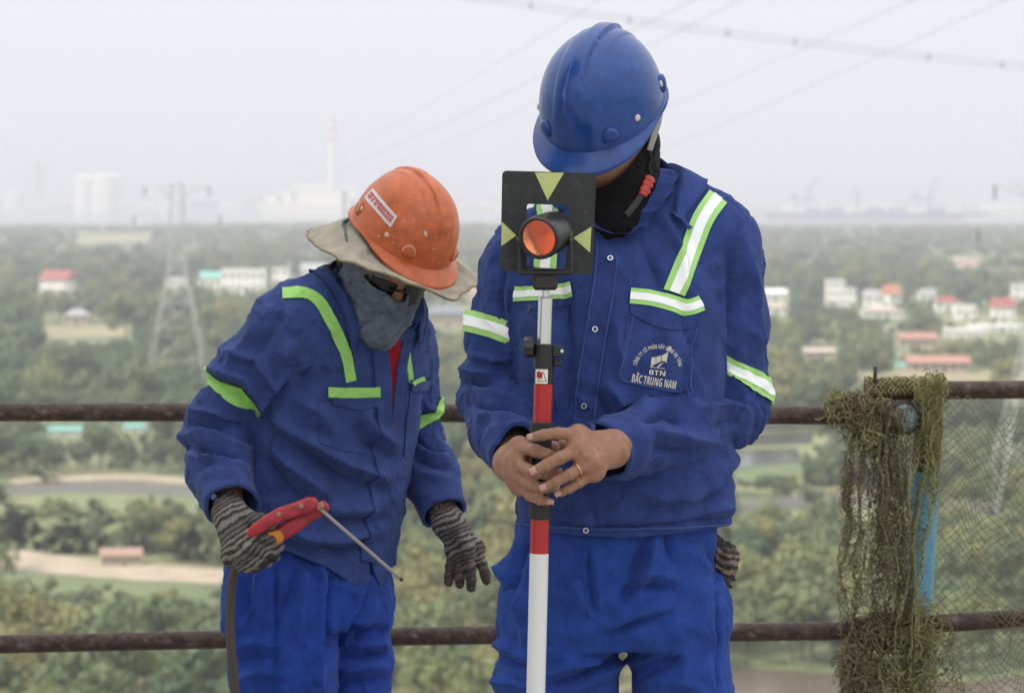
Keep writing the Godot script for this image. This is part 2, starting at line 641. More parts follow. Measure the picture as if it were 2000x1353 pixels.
func materials() -> Dictionary:
	var M := {}
	M.jacket_right = cloth(Color(.033, .056, .188), 41)
	M.trousers_right = cloth(Color(.022, .056, .25), 43)
	M.skin = mat(Color(.36, .19, .125), .66)
	M.skin.albedo_color = Color.WHITE
	M.skin.albedo_texture = ramp_tex(noise(51, .02, 5), 512, [[0.0, Color(.22, .098, .058)], [.42, Color(.3, .148, .09)], [.6, Color(.32, .165, .102)], [1.0, Color(.38, .2, .135)]])
	M.skin.normal_enabled = true; M.skin.normal_texture = bump_tex(noise(52, .09, 4), 512, 6.0); M.skin.normal_scale = .4
	M.skin.subsurf_scatter_enabled = true; M.skin.subsurf_scatter_strength = .05
	tri(M.skin, 7.0)
	M.nail = mat(Color(.5, .29, .23), .35)
	M.tape_green = mat(Color(.36, .66, .18), .6)
	M.tape_white = mat(Color(.93, .93, .92), .35)
	M.button = mat(Color(.02, .04, .13), .35)
	M.steel = mat(Color(.8, .8, .8), .3, .9)
	M.print = mat(Color(.55, .52, .44), .8)
	M.black_cloth = cloth(Color(.011, .010, .011), 45)
	M.boot = mat(Color(.03, .028, .026), .6)
	M.hat_blue = scuffed(Color(.011, .055, .24), .28, 57)
	M.rivet_right = mat(Color(.62, .58, .5), .5)
	M.strap_grey = mat(Color(.35, .34, .33), .8)
	M.black_plastic = mat(Color(.014, .014, .015), .4)
	M.red_plastic = mat(Color(.5, .05, .035), .4)
	M.jacket_left = cloth(Color(.042, .067, .2), 47)
	M.trousers_left = cloth(Color(.021, .056, .275), 48)
	M.red_shirt = cloth(Color(.3, .012, .02), 49)
	M.tape_lime = mat(Color(.32, .64, .14), .6)
	M.scarf = cloth(Color(1, 1, 1), 53); M.scarf.vertex_color_use_as_albedo = true
	M.dark_glass = mat(Color(.008, .007, .008), .3)
	M.straw = cloth(Color(.36, .32, .25), 55); M.straw_edge = mat(Color(.26, .2, .12), .95)
	M.hat_orange = scuffed(Color(.52, .115, .03), .5, 58)
	M.rivet_left = mat(Color(.6, .5, .36), .6)
	M.sticker = mat(Color(.66, .6, .58), .5); M.red_print = mat(Color(.5, .05, .05), .6)
	M.chip = mat(Color(.6, .46, .38), .8)
	M.alu = mat(Color(.72, .73, .75), .28, .9)
	M.black_gloss = mat(Color(.013, .013, .014), .3)
	M.rubber = mat(Color(.016, .016, .017), .65)
	M.red_paint = mat(Color(.4, .016, .018), .3); M.white_paint = mat(Color(.68, .68, .65), .32)
	M.label_white = mat(Color(.72, .68, .58), .5)
	M.plate_black = tri(mat(Color.WHITE, .5), 9.0); M.plate_black.albedo_texture = ramp_tex(noise(63, .02, 5), 256, [[0.0, Color(.01, .01, .011)], [.75, Color(.016, .016, .018)], [1.0, Color(.05, .05, .05)]])
	M.target_yellow = mat(Color(.5, .55, .2), .55)
	M.copper = mat(Color(.85, .27, .11), .16, .85)
	M.clear_glass = mat(Color(1, .9, .85), .03); M.clear_glass.transparency = BaseMaterial3D.TRANSPARENCY_ALPHA; M.clear_glass.albedo_color.a = .03
	M.clamp_red = tri(mat(Color.WHITE, .5), 8.0); M.clamp_red.albedo_texture = ramp_tex(noise(64, .02, 5), 256, [[0.0, Color(.18, .015, .02)], [.5, Color(.42, .022, .035)], [1.0, Color(.5, .05, .06)]])
	M.clamp_orange = mat(Color(.6, .22, .02), .6); M.brass = mat(Color(.36, .22, .13), .55, .5)
	M.rod_grey = mat(Color(.3, .27, .23), .9)
	M.cable_brown = mat(Color(.07, .052, .04), .7)
	M.concrete = tri(mat(Color.WHITE, .9), .5); M.concrete.albedo_texture = ramp_tex(noise(65, .02, 5), 256, [[0.0, Color(.2, .19, .18)], [1.0, Color(.36, .35, .33)]])
	M.rust = tri(mat(Color.WHITE, .6), 3.0); M.rust.albedo_texture = ramp_tex(noise(66, .016, 6), 512, [[0.0, Color(.026, .015, .011)], [.5, Color(.055, .028, .018)], [.68, Color(.095, .046, .029)], [.8, Color(.11, .1, .095)], [1.0, Color(.15, .15, .15)]])
	M.rust.normal_enabled = true; M.rust.normal_texture = bump_tex(noise(67, .05, 4), 256, 4.0)
	M.blue_paint = tri(mat(Color.WHITE, .55), 4.0); M.blue_paint.albedo_texture = ramp_tex(noise(68, .015, 5), 512, [[0.0, Color(.09, .19, .26)], [.3, Color(.13, .33, .45)], [.84, Color(.17, .39, .5)], [.9, Color(.12, .1, .09)], [1.0, Color(.07, .04, .03)]])
	M.blue_worn = tri(mat(Color.WHITE, .6), 12.0); M.blue_worn.albedo_texture = ramp_tex(noise(69, .02, 5), 256, [[0.0, Color(.2, .3, .32)], [.6, Color(.34, .44, .45)], [.8, Color(.1, .06, .04)], [1.0, Color(.06, .04, .03)]])
	M.twine_thin = mat(Color(.2, .18, .1), .9); M.twine_brown = mat(Color(.21, .175, .09), .95); M.twine_olive = mat(Color(.29, .27, .115), .95); M.gold = mat(Color(.75, .5, .3), .25, .9)
	M.ground = tri(mat(Color.WHITE, 1.0), .0016); M.ground.albedo_texture = ramp_tex(noise(82, .012, 6), 1024, [[0.0, Color(.1, .135, .06)], [.45, Color(.14, .175, .075)], [.62, Color(.2, .215, .095)], [.8, Color(.26, .235, .13)], [1.0, Color(.3, .26, .17)]])
	M.water = mat(Color(.1, .11, .11), .12); M.mud_water = mat(Color(.13, .105, .075), .25)
	M.mud = tri(mat(Color.WHITE, .8), .02); M.mud.albedo_texture = ramp_tex(noise(83, .02, 5), 256, [[0.0, Color(.08, .075, .065)], [1.0, Color(.14, .13, .11)]])
	M.dirt = tri(mat(Color.WHITE, 1.0), .03); M.dirt.albedo_texture = ramp_tex(noise(84, .02, 5), 256, [[0.0, Color(.3, .24, .17)], [1.0, Color(.46, .38, .29)]])
	M.field = tri(mat(Color.WHITE, 1.0), .01); M.field.albedo_texture = ramp_tex(noise(85, .02, 5), 256, [[0.0, Color(.16, .16, .07)], [.5, Color(.27, .23, .12)], [1.0, Color(.36, .3, .18)]])
	M.leaf = mat(Color.WHITE, .8); M.leaf.vertex_color_use_as_albedo = true; M.leaf.backlight_enabled = true; M.leaf.backlight = Color(.5, .5, .4); M.leaf.cull_mode = BaseMaterial3D.CULL_DISABLED
	M.bark = mat(Color(.13, .11, .09), .95)
	M.white_wall = mat(Color(.8, .79, .76), .85); M.tan_wall = mat(Color(.45, .37, .28), .9); M.pink_wall = mat(Color(.7, .5, .42), .9)
	M.red_roof = mat(Color(.32, .09, .07), .85); M.stitch = mat(Color(.04, .075, .25), .9); M.scratch_blue = mat(Color(.1, .16, .32), .7); M.orange_roof = mat(Color(.48, .2, .11), .85); M.terra_roof = mat(Color(.38, .2, .15), .85); M.teal_roof = mat(Color(.2, .5, .45), .7); M.white_roof = mat(Color(.75, .74, .72), .8); M.grey_roof = mat(Color(.35, .35, .36), .8); M.slate_roof = mat(Color(.16, .18, .22), .8); M.tan_roof = mat(Color(.5, .42, .33), .85); M.rust_roof = mat(Color(.34, .22, .17), .85)
	M.pane_dark = mat(Color(.06, .07, .08), .3)
	M.tank = mat(Color(.85, .82, .74), .7); M.tank_band = mat(Color(.7, .66, .58), .7)
	M.plant_wall = mat(Color(.84, .8, .72), .8); M.band_red = mat(Color(.5, .1, .08), .8); M.bridge_red = mat(Color(.55, .12, .1), .8); M.crane_blue = mat(Color(.16, .24, .36), .7); M.ship_blue = mat(Color(.14, .18, .27), .7)
	M.galv = mat(Color(.5, .5, .5), .7, .1); M.wire = mat(Color(.3, .3, .32), .7)
	M.knit = mat(Color.WHITE, .95); M.knit.vertex_color_use_as_albedo = true
	M.knit.normal_enabled = true; M.knit.normal_texture = bump_tex(noise(61, .12, 2), 256, 8.0); tri(M.knit, 12.0)
	return M

# ------------------------------------------------------------------ the man with the prism pole
var cloth_noise := noise(11, 9.0, 3)
var fine_noise := noise(12, 34.0, 3)

var crease_noise := ridged(13, 8.0)
func ridged(seed_: int, freq: float) -> FastNoiseLite:
	var n := noise(seed_, freq, 2); n.fractal_type = FastNoiseLite.FRACTAL_RIDGED; n.domain_warp_enabled = true; n.domain_warp_amplitude = .05; n.domain_warp_frequency = 6.0
	return n

func wrinkle(p: Vector3, amp: float) -> float:
	return smoothstep(.3, 1.0, crease_noise.get_noise_3d(p.x + p.y * .45, p.y * .75, p.z)) * amp * .95 + cloth_noise.get_noise_3d(p.x, p.y * 0.55, p.z) * amp * .4 + fine_noise.get_noise_3d(p.x, p.y * 0.7, p.z) * amp * 0.3

# creases pressed into a sleeve around the elbow
func gather(p: Vector3, elbow: Vector3, dir: Vector3) -> float:
	var q := p - elbow
	var a := q.dot(dir)
	return .0034 * sin(a * 120.0 + cloth_noise.get_noise_3dv(p * 1.6) * 9.0) * exp(-q.length_squared() / .011)

var R := {}

func plan_right() -> void:
	var j := Field.new()
	var torso := Loft.new()
	var rows := []
	for r in [[1110, 1216, 207, .118, -.005], [1050, 1219, 208, .119, -.005], [1020, 1221, 211, .123, -.004], [950, 1222, 213, .126, .002], [850, 1218, 207, .124, .006], [700, 1212, 203, .124, .008], [600, 1208, 200, .121, .004], [520, 1205, 188, .11, -.006], [455, 1204, 150, .088, -.016], [420, 1204, 112, .074, -.02]]:
		var p := W(r[1], r[0], 0.0)
		rows.append([p.y, p.x, r[4], r[2] / 1250.0, r[3]])
	torso.setup(rows, Transform3D.IDENTITY, 2.5)
	j.lofts = [torso]
	j.loft_k = 0.03
	var nk := W(1207, 420, -0.03)
	var sr := W(1032, 522, -0.025); var sl := W(1392, 478, -0.025)
	j.chains.append(chain([nk, W(1120, 455, -.03), sr], [.066, .056, .06], .05, .05))
	j.chains.append(chain([nk, W(1300, 415, -.03), sl], [.066, .056, .062], .05, .05))
	var er := W(976, 775, -.05); var wr := W(1012, 888, .185)
	var el := W(1421, 790, -.035); var wl := W(1180, 881, .213)
	R.sr = sr; R.er = er; R.wr = wr; R.sl = sl; R.el = el; R.wl = wl
	j.chains.append(chain([sr, sr.lerp(er, .5) + Vector3(-.008, 0, 0), er, er.lerp(wr, .5) + Vector3(-.004, -.004, 0), wr], [.064, .06, .057, .05, .041], .03, .075, .24, 1))
	j.chains.append(chain([sl, sl.lerp(el, .5) + Vector3(.01, 0, 0), el, el.lerp(wl, .45) + Vector3(0, -.006, 0), wl], [.066, .062, .061, .06, .0415], .03, .08, .24, 2))
	var folds := Folds.new([
		# sleeve on the picture's left
		[1, .006, 9, [905, 722, 960, 738, 1015, 752]], [1, -.005, 7, [908, 745, 965, 758, 1022, 772]],
		[1, .007, 9, [918, 770, 970, 778, 1030, 800]], [1, -.005, 6, [925, 792, 980, 800, 1030, 815]],
		[1, .005, 7, [940, 815, 990, 822, 1030, 834]], [1, .004, 8, [925, 690, 960, 700, 1010, 700]],
		[1, -.004, 8, [985, 520, 975, 580, 985, 640]], [1, .004, 10, [1000, 560, 1000, 620]],
		[1, .0035, 6, [965, 845, 1000, 838, 1030, 842]], [1, -.003, 5, [970, 862, 1005, 850]],
		# sleeve on the picture's right
		[2, .008, 13, [1255, 792, 1285, 762, 1320, 768, 1352, 800]], [2, -.007, 10, [1262, 822, 1300, 806, 1330, 828]],
		[2, .007, 13, [1262, 846, 1320, 850, 1385, 862]], [2, -.004, 9, [1280, 875, 1340, 884]],
		[2, .006, 11, [1340, 740, 1395, 728, 1450, 760]], [2, -.006, 9, [1350, 768, 1405, 756, 1455, 790]],
		[2, .006, 11, [1370, 800, 1420, 790, 1460, 800]], [2, -.004, 9, [1395, 838, 1430, 820]],
		[2, .005, 14, [1455, 480, 1472, 560, 1478, 650]], [2, -.006, 14, [1425, 500, 1430, 600, 1415, 680]], [2, .004, 12, [1400, 520, 1395, 620]],
		[2, .003, 8, [1215, 842, 1225, 880, 1218, 915]], [2, .004, 8, [1240, 835, 1252, 870, 1246, 905]],
		# body
		[0, -.006, 15, [1330, 600, 1355, 680, 1340, 770]], [0, .006, 16, [1190, 755, 1225, 800, 1245, 850]], [0, -.004, 11, [1165, 770, 1195, 830]],
		[0, .005, 12, [1050, 600, 1080, 700, 1090, 790]], [0, -.005, 12, [1100, 560, 1115, 690, 1105, 800]],
		[0, .004, 14, [1395, 960, 1420, 930, 1438, 880]], [0, -.006, 11, [1370, 985, 1410, 965, 1436, 920]], [0, .005, 12, [1380, 1000, 1425, 990]],
		[0, .005, 12, [1230, 950, 1300, 975, 1370, 972]], [0, -.004, 10, [1250, 985, 1320, 1000]], [0, .004, 13, [1150, 960, 1180, 1000]],
		[0, -.0035, 4, [1010, 1010, 1120, 1026, 1250, 1030, 1430, 1010]], [0, .005, 13, [1300, 430, 1330, 500, 1335, 560]], [0, -.004, 12, [1250, 470, 1290, 560]],
		[0, .004, 10, [1130, 830, 1140, 900, 1128, 985]], [0, .006, 13, [1040, 880, 1060, 950]], [0, .004, 10, [1200, 620, 1215, 700, 1210, 760]],
	])
	R.folds = folds
	var dr := (wr - er).normalized(); var dl := (wl - el).normalized()
	j.move = func(p: Vector3, n: Vector3) -> float:
		var reg := j.region(p)
		var s := wrinkle(p, .0042 if reg == 0 else .0052)
		if n.z > -0.3: s += folds.at(photo_xy(p), reg) * 3.0
		if reg == 1: s += gather(p, er, dr) 
		elif reg == 2: s += gather(p, el, dl)
		# armhole seam: a shallow groove round each shoulder
		for e in [[sr, (er - sr).normalized()], [sl, (el - sl).normalized()]]:
			var q: Vector3 = p - e[0]
			var along: float = q.dot((e[1] as Vector3) + Vector3(signf(e[0].x - .165) * .55, .25, 0)) - .004
			if q.length() < .105: s -= .0022 * exp(-along * along / (.0035 * .0035))
		return s
	var hem := W(1216, 1046, .12).y
	j.cuts = [
		func(p: Vector3) -> float: return p.y - hem - .004 * sin(p.x * 21.0 + 1.0) - maxf(p.x - .1, 0.0) * .02 - maxf(-.06 - p.x, 0) * .25 if p.y < hem + .05 and p.z < .165 else 1.0,
		func(p: Vector3) -> float: return (wr - p).dot(dr) if p.distance_to(wr) < .08 else 1.0,
		func(p: Vector3) -> float: return (wl - p).dot(dl) if p.distance_to(wl) < .08 else 1.0,
		func(p: Vector3) -> float: return maxf((nk + Vector3(0, .03, .0) - p).dot(Vector3(0, 1, .75).normalized()), Vector2(p.x - nk.x, (p.z - nk.z - .02) * .8).length() - .066),
	]
	j.rim = .003
	j.lo = Vector3(-.12, W(1200, 1100, 0).y, -.2); j.hi = Vector3(.46, W(1200, 360, 0).y, .27)
	j.cell = .0042
	R.jacket = j

	var t := Field.new()
	var hips := Loft.new()
	rows = []
	for r in [[1258, 1192, 190, .106, -.01], [1225, 1193, 200, .12, -.012], [1150, 1193, 205, .124, -.01], [1080, 1200, 202, .116, -.006], [1030, 1206, 196, .108, -.004], [980, 1208, 190, .1, 0]]:
		var p := W(r[1], r[0], 0.0)
		rows.append([p.y, p.x, r[4], r[2] / 1250.0, r[3]])
	hips.setup(rows, Transform3D.IDENTITY, 2.5)
	t.lofts = [hips]
	var hr := W(1090, 1190, -.005); var kr := W(1082, 1640, .01); var ar := W(1078, 2075, -.01)
	var hl := W(1326, 1190, -.005); var kl := W(1342, 1640, .0); var al := W(1352, 2075, -.02)
	R.ar = ar; R.al = al
	t.chains.append(chain([hr, W(1087, 1340, 0), kr, ar], [.092, .09, .078, .071], .03, .05, .3, 1, .012))
	t.chains.append(chain([hl, W(1333, 1340, 0), kl, al], [.081, .071, .068, .067], .03, .05, .3, 2, .012))
	var tf := Folds.new([
		[0, -.007, 9, [1260, 1047, 1245, 1096, 1213, 1177]], [0, .006, 11, [1282, 1050, 1268, 1105, 1240, 1170]], [0, -.006, 7, [1300, 1041, 1306, 1085]],
		[0, .006, 11, [1222, 1140, 1265, 1120, 1312, 1128]], [0, -.006, 10, [1225, 1158, 1270, 1143, 1318, 1150]],
		[0, -.005, 4, [1149, 1080, 1152, 1140, 1158, 1200]], [0, .004, 8, [1162, 1080, 1168, 1140, 1172, 1190]],
		[0, -.006, 8, [1007, 1119, 1018, 1085, 1028, 1050]], [0, .009, 16, [985, 1080, 982, 1110, 992, 1135]], [0, -.007, 9, [975, 1150, 1000, 1146, 1012, 1120]],
		[0, .006, 11, [1000, 1200, 1022, 1170, 1032, 1150]], [0, .005, 12, [1090, 1100, 1130, 1160, 1150, 1200]], [0, -.004, 10, [1380, 1060, 1402, 1110, 1408, 1150]],
		[2, .009, 13, [1184, 1222, 1240, 1196, 1300, 1182]], [2, -.009, 10, [1184, 1242, 1240, 1216, 1302, 1198]], [2, .01, 13, [1190, 1258, 1240, 1238, 1300, 1226]],
		[2, -.009, 9, [1195, 1272, 1240, 1262, 1284, 1250]], [2, .007, 12, [1225, 1290, 1262, 1280, 1300, 1262]], [2, -.006, 12, [1255, 1320, 1300, 1300, 1340, 1270]],
		[2, .006, 16, [1300, 1160, 1330, 1240, 1340, 1330]], [2, -.005, 3, [1402, 1160, 1404, 1240, 1400, 1353]], [2, .005, 11, [1260, 1340, 1310, 1330, 1360, 1345]],
		[0, .007, 12, [1190, 1225, 1250, 1200, 1310, 1186]], [0, -.007, 10, [1184, 1240, 1240, 1216, 1302, 1198]],
		[1, .008, 12, [1062, 1322, 1130, 1298, 1195, 1264]], [1, -.007, 9, [1070, 1340, 1140, 1316, 1205, 1276]], [1, .008, 12, [1109, 1354, 1165, 1324, 1213, 1290]],
		[1, .006, 11, [965, 1256, 1000, 1272, 1040, 1290]], [1, -.005, 9, [965, 1275, 1000, 1292, 1040, 1306]], [1, .006, 12, [966, 1330, 1010, 1338, 1060, 1352]],
		[1, -.006, 9, [1075, 1250, 1120, 1256, 1170, 1250]], [1, .006, 12, [1080, 1232, 1130, 1238, 1175, 1234]], [1, .005, 14, [1020, 1180, 1030, 1250, 1020, 1320]],
	])
	t.move = func(p: Vector3, n: Vector3) -> float:
		var reg := t.region(p)
		var s := wrinkle(p, .0048)
		if n.z > -0.3: s += tf.at(photo_xy(p), reg) * 2.8
		return s
	var ahem := ar.y + .0
	t.cuts = [func(p: Vector3) -> float: return p.y - .035]
	t.rim = .003
	t.lo = Vector3(-.08, -.02, -.2); t.hi = Vector3(.4, W(0, 980, 0).y, .2)
	t.cell = .005
	R.trousers = t

func fingers(f: Field, wrist: Vector3, elbow: Vector3, list: Array, k := .007) -> void:
	# list: [knuckle, middle joint, (end joint), tip, radius]
	var palm := Chain.new(); palm.k = .016; palm.blend = .02; palm.root = wrist; palm.least = .006
	palm.add(elbow, wrist, .024, .024)
	for g in list:
		palm.add(wrist, g[0], .0195, g[g.size() - 1] * 1.2)
	for i in list.size() - 1:
		if i < 3: palm.add(list[i][0], list[i + 1][0], .0125, .0125)
	f.chains.append(palm)
	for g in list:
		var r: float = g[g.size() - 1]
		var pts: Array = g.slice(0, g.size() - 1)
		var rr := []
		for i in pts.size(): rr.append(r * [1.12, 1.05, .96, .84][i])
		f.chains.append(chain(pts, rr, .004, k, 1e6, 0, k))

func plan_hands_right() -> void:
	# his left hand (on top)
	var a := Field.new()
	var L := [
		[W(1130, 848, .283), W(1089, 846, .3), W(1062, 849, .297), W(1043, 853, .29), .0083],
		[W(1131, 876, .295), W(1095, 894, .313), W(1068, 908, .314), W(1048, 918, .31), .009],
		[W(1152, 902, .296), W(1112, 927, .312), W(1086, 941, .312), W(1067, 950, .308), .0081],
		[W(1162, 922, .288), W(1130, 943, .299), W(1111, 954, .3), W(1096, 962, .297), .0073],
		[W(1172, 862, .25), W(1130, 866, .222), W(1100, 868, .216), .0092],
	]
	fingers(a, W(1196, 876, .235), R.wl.lerp(R.el, .35), L)
	# his right hand (below)
	var b := Field.new()
	var Q := [
		[W(1016, 872, .243), W(1045, 880, .281), W(1070, 888, .283), W(1088, 893, .27), .009],
		[W(1007, 903, .248), W(1037, 921, .286), W(1066, 925, .288), W(1086, 922, .275), .0086],
		[W(1009, 928, .247), W(1035, 946, .283), W(1060, 953, .285), W(1080, 952, .272), .0083],
		[W(1016, 950, .243), W(1036, 968, .275), W(1054, 976, .279), W(1069, 979, .276), .0077],
		[W(1012, 868, .222), W(1050, 868, .214), W(1085, 873, .218), .0092],
	]
	fingers(b, W(1000, 905, .205), R.wr.lerp(R.er, .4), Q)
	var crease := noise(31, 60.0, 3)
	for f: Field in [a, b]:
		var tips := L if f == a else Q
		f.move = func(p: Vector3, n: Vector3) -> float:
			var s := crease.get_noise_3dv(p) * .0005
			for g in tips.slice(0, 4):
				for jn in [1, 2]:
					var dir: Vector3 = (g[jn + 1] - g[jn - 1]).normalized()
					var q: Vector3 = p - g[jn]
					var dd := q.length()
					if dd < .016:
						var al := q.dot(dir)
						s += .0009 * exp(-al * al / .00004)
						for w in [-.0042, 0.0, .0042]: s -= .0012 * exp(-(al - w) * (al - w) / .0000036)
				var kn: Vector3 = p - g[0]
				s += .0022 * exp(-kn.length_squared() / .00014)
			return s
		f.cell = .0016
		var lo := Vector3.ONE * 1e9; var hi := -lo
		for c: Chain in f.chains:
			for i in c.a.size():
				for q in [c.a[i], c.a[i] + c.ba[i]]:
					if q.z < .1: continue
					lo = lo.min(q); hi = hi.max(q)
		f.lo = lo - Vector3.ONE * .05; f.hi = hi + Vector3.ONE * .05
		f.lo.z = .11
	R.hand_l = a; R.hand_r = b; R.tips_l = L; R.tips_r = Q

# ------------------------------------------------------------------ hard hats and heads
func hard_hat(parent: Node, xf: Transform3D, m: Material, lug_m: Material, size := 1.0, ridge := 1.0, worn: Material = null) -> Node3D:
	var h := holder("hard_hat", parent)
	var A := .1 * size; var C := .122 * size; var H := .135 * size
	var pt := func(th: float, s: float, lift: float) -> Vector3:
		var e := 2.0 / 2.25
		var rad := pow(maxf(cos(s * PI / 2), 0.0), e); var up := pow(sin(s * PI / 2), e)
		var front := maxf(cos(th), 0.0)
		var p := Vector3(sin(th) * rad * A, up * H, cos(th) * rad * C * (1.0 if cos(th) > 0 else 1.05))
		p.y -= (1.0 - s) * (1.0 - s) * .012 * size * maxf(-cos(th), 0.0)
		var x := absf(p.x) / size
		var fade := smoothstep(.022, .05, up * H / size) * smoothstep(-.125, -.08, p.z / size) * smoothstep(.118, .098, p.z / size)
		var b := (.0078 * smoothstep(.0135, .011, x)) + .0022 * smoothstep(.037, .033, x) * smoothstep(.012, .016, x)
		p += Vector3(p.x / A / A, p.y / H / H, p.z / C / C).normalized() * (b * fade * ridge + lift)
		return p
	var rows := []
	for k in 41:
		var r := []
		var s := k / 40.0
		for t in 121: r.append(xf * pt.call(TAU * t / 120.0, s * .999, 0.0))
		rows.append(r)
	var sh := Shape.new(); sh.sheet(rows, false, true)
	if sh.n[121 * 10 + 3].dot(sh.v[121 * 10 + 3] - xf.origin) < 0:
		sh = Shape.new(); sh.sheet(rows, false, false)
	obj("shell", sh, m, h)
	# rim and peak
	var rim := []
	for k in 9:
		var r := []
		for t in 121:
			var th := TAU * t / 120.0
			var f := pow(maxf(cos(th), 0.0), 1.5)
			var side := pow(absf(sin(th)), 2.0)
			var back := maxf(-cos(th), 0.0)
			var e := (.0035 + .0305 * f + .006 * back) * size
			var drop := (.004 + .013 * f - .004 * side * (1.0 - f)) * size
			var base: Vector3 = pt.call(th, 0.0, 0.0)
			var o := Vector3(sin(th), 0, cos(th)).normalized()
			var u: float = [0.0, .25, .5, .75, .94, 1.0, 1.0, .94, 0.0][k]
			var y: float = [0.0, -.12, -.32, -.62, -.93, -1.0, -1.22, -1.25, -.4][k]
			r.append(xf * (base + o * e * u + Vector3(0, drop * y - (.0022 if k >= 6 else 0.0) + .003 * size * (1.0 if k == 0 else 0.0), 0)))
		rim.append(r)
	var rs := Shape.new(); rs.sheet(rim, false, false)
	if rs.n[121 * 2].dot(xf.basis.y) < 0:
		rs = Shape.new(); rs.sheet(rim, false, true)
	obj("brim", rs, m, h)
	# four lugs low on the shell, and rivets beside them
	for th in [.62, -.62, 2.05, -2.05]:
		var p: Vector3 = pt.call(th, .1, 0.0)
		var o := Vector3(sin(th), .18, cos(th)).normalized()
		var side := Vector3.UP.cross(o).normalized()
		var lug := Shape.new()
		var lr := []
		for k in 6:
			var r := []
			for q in 13:
				var a := TAU * q / 12.0
				var w: float = [.0155, .015, .0135, .011, .006, .0005][k] * size
				var hh: float = [.019, .0185, .0165, .013, .008, .001][k] * size
				r.append(xf * (p - o * .003 + side * cos(a) * w + Vector3.UP * (maxf(sin(a), -.45) * hh - .002 * size) + o * [0.0, .004, .0075, .0095, .0105, .011][k] * size))
			lr.append(r)
		lug.sheet(lr, false, true)
		if lug.n[13 * 4 + 6].dot(xf.basis * o) < 0:
			lug = Shape.new(); lug.sheet(lr, false, false)
		var lg := obj("lug", lug, m, h)
		if worn:
			var we := Shape.new(); we.tube(lr[2].slice(0, 7), .0009 * size, 5); obj("worn_edge", we, worn, lg)
	for th in [1.12, -1.12, 1.95, -1.95]:
		var p: Vector3 = pt.call(th, .13, 0.0)
		var o := Vector3(sin(th), .12, cos(th)).normalized()
		var rv := Shape.new()
		var b := Basis(o.cross(Vector3.UP).normalized(), o, Vector3.UP)
		b = Basis(b.x, o, b.x.cross(o))
		rv.lathe(xf * Transform3D(b, p), [[.0052, -.002], [.0052, .001], [.0042, .0024], [.002, .003], [0.0001, .0031]], 14)
		obj("rivet", rv, lug_m, h)
	return h

func ellipsoid_chain(xf: Transform3D) -> Array:
	# skull, face, jaw and nose as one soft field in the head's own axes (front +z), base of the hat at y = 0
	var c := chain([xf * Vector3(0, .03, -.03), xf * Vector3(0, .028, .018)], [.075, .068], .03, .05, 1e6, 0, .05)
	var f := chain([xf * Vector3(0, -.01, .028), xf * Vector3(0, -.085, .038), xf * Vector3(0, -.112, .052)], [.066, .05, .028], .03, .05, 1e6, 0, .05)
	var j := chain([xf * Vector3(-.045, -.07, .0), xf * Vector3(-.014, -.108, .055), xf * Vector3(.014, -.108, .055), xf * Vector3(.045, -.07, .0)], [.022, .018, .018, .022], .02, .03, 1e6, 0, .03)
	var n := chain([xf * Vector3(0, -.012, .094), xf * Vector3(0, -.05, .11), xf * Vector3(0, -.056, .1)], [.007, .011, .012], .01, .012, 1e6, 0, .012)
	return [c, f, j, n]

func bounds(f: Field, grow := .03) -> void:
	var lo := Vector3.ONE * 1e9; var hi := -lo
	for c: Chain in f.chains:
		for i in c.a.size():
			var r := maxf(c.ra[i], c.ra[i] + c.dr[i])
			for q in [c.a[i], c.a[i] + c.ba[i]]:
				lo = lo.min(q - Vector3.ONE * r); hi = hi.max(q + Vector3.ONE * r)
	f.lo = lo - Vector3.ONE * grow; f.hi = hi + Vector3.ONE * grow

# shirt collar round the neck: stand, roll and fall
func collar(parent: Node, xf: Transform3D, rx: float, rz: float, m: Material, on: Field, spread := 1.0, tip := 1.0, round_ := 128.0) -> void:
	var rows := []
	var prof := [[1.0, -.02, .0], [1.0, .008, 0.0], [.985, .03, 0.0], [1.01, .036, .0], [1.04, .034, .0], [1.07, .024, .0], [1.1, .01, 0.0], [1.12, -.006, 0.0]]
	for k in prof.size():
		var r := []
		for q in 49:
			var u := q / 24.0 - 1.0
			var a := PI + u * deg_to_rad(round_)
			var f := pow(absf(u), 2.0)
			var late := smoothstep(.72, 1.0, absf(u))
			var y: float = prof[k][1]
			var fall := clampf((k - 3) / 4.0, 0.0, 1.0)
			y -= f * (.034 + .012 * late)
			y -= fall * late * .016 * tip
			var s: float = prof[k][0] * (1.0 + .10 * f * spread) + fall * late * .07 * spread
			var p := Vector3(sin(a) * rx * s, y, cos(a) * rz * s + f * .012 + fall * late * .01)
			p += Vector3(0, 1, 0) * cloth_noise.get_noise_3d(p.x * 1.4 + 5, k * .05, p.z * 1.4) * .005 * (1.0 + fall)
			p = xf * p
			if k >= 4:
				# the fall rests on the shoulders of the jacket
				for again in 3:
					var gap := on.d(p)
					var want := .006 + .004 * (7 - k) / 3.0
					var n := on.grad(p)
					want += float(on.move.call(p, n))
					if gap < want: p += n * (want - gap)
			r.append(p)
		rows.append(r)
	var s := Shape.new(); s.sheet(rows)
	var c := obj("collar", s, m, parent)
	var e := Shape.new()
	var edge: Array = [rows[0][0]]
	for k in range(1, prof.size()): edge.append(rows[k][0])
	for q in range(1, 49): edge.append(rows[-1][q])
	for k in range(prof.size() - 2, -1, -1): edge.append(rows[k][48])
	e.tube(edge, .0013, 6)
	obj("edge", e, m, c)

func disc_at(p: Vector3, n: Vector3, prof: Array, sides := 16) -> Shape:
	var s := Shape.new()
	var x := n.cross(Vector3.UP).normalized()
	s.lathe(Transform3D(Basis(x, n, x.cross(n)), p), prof, sides)
	return s

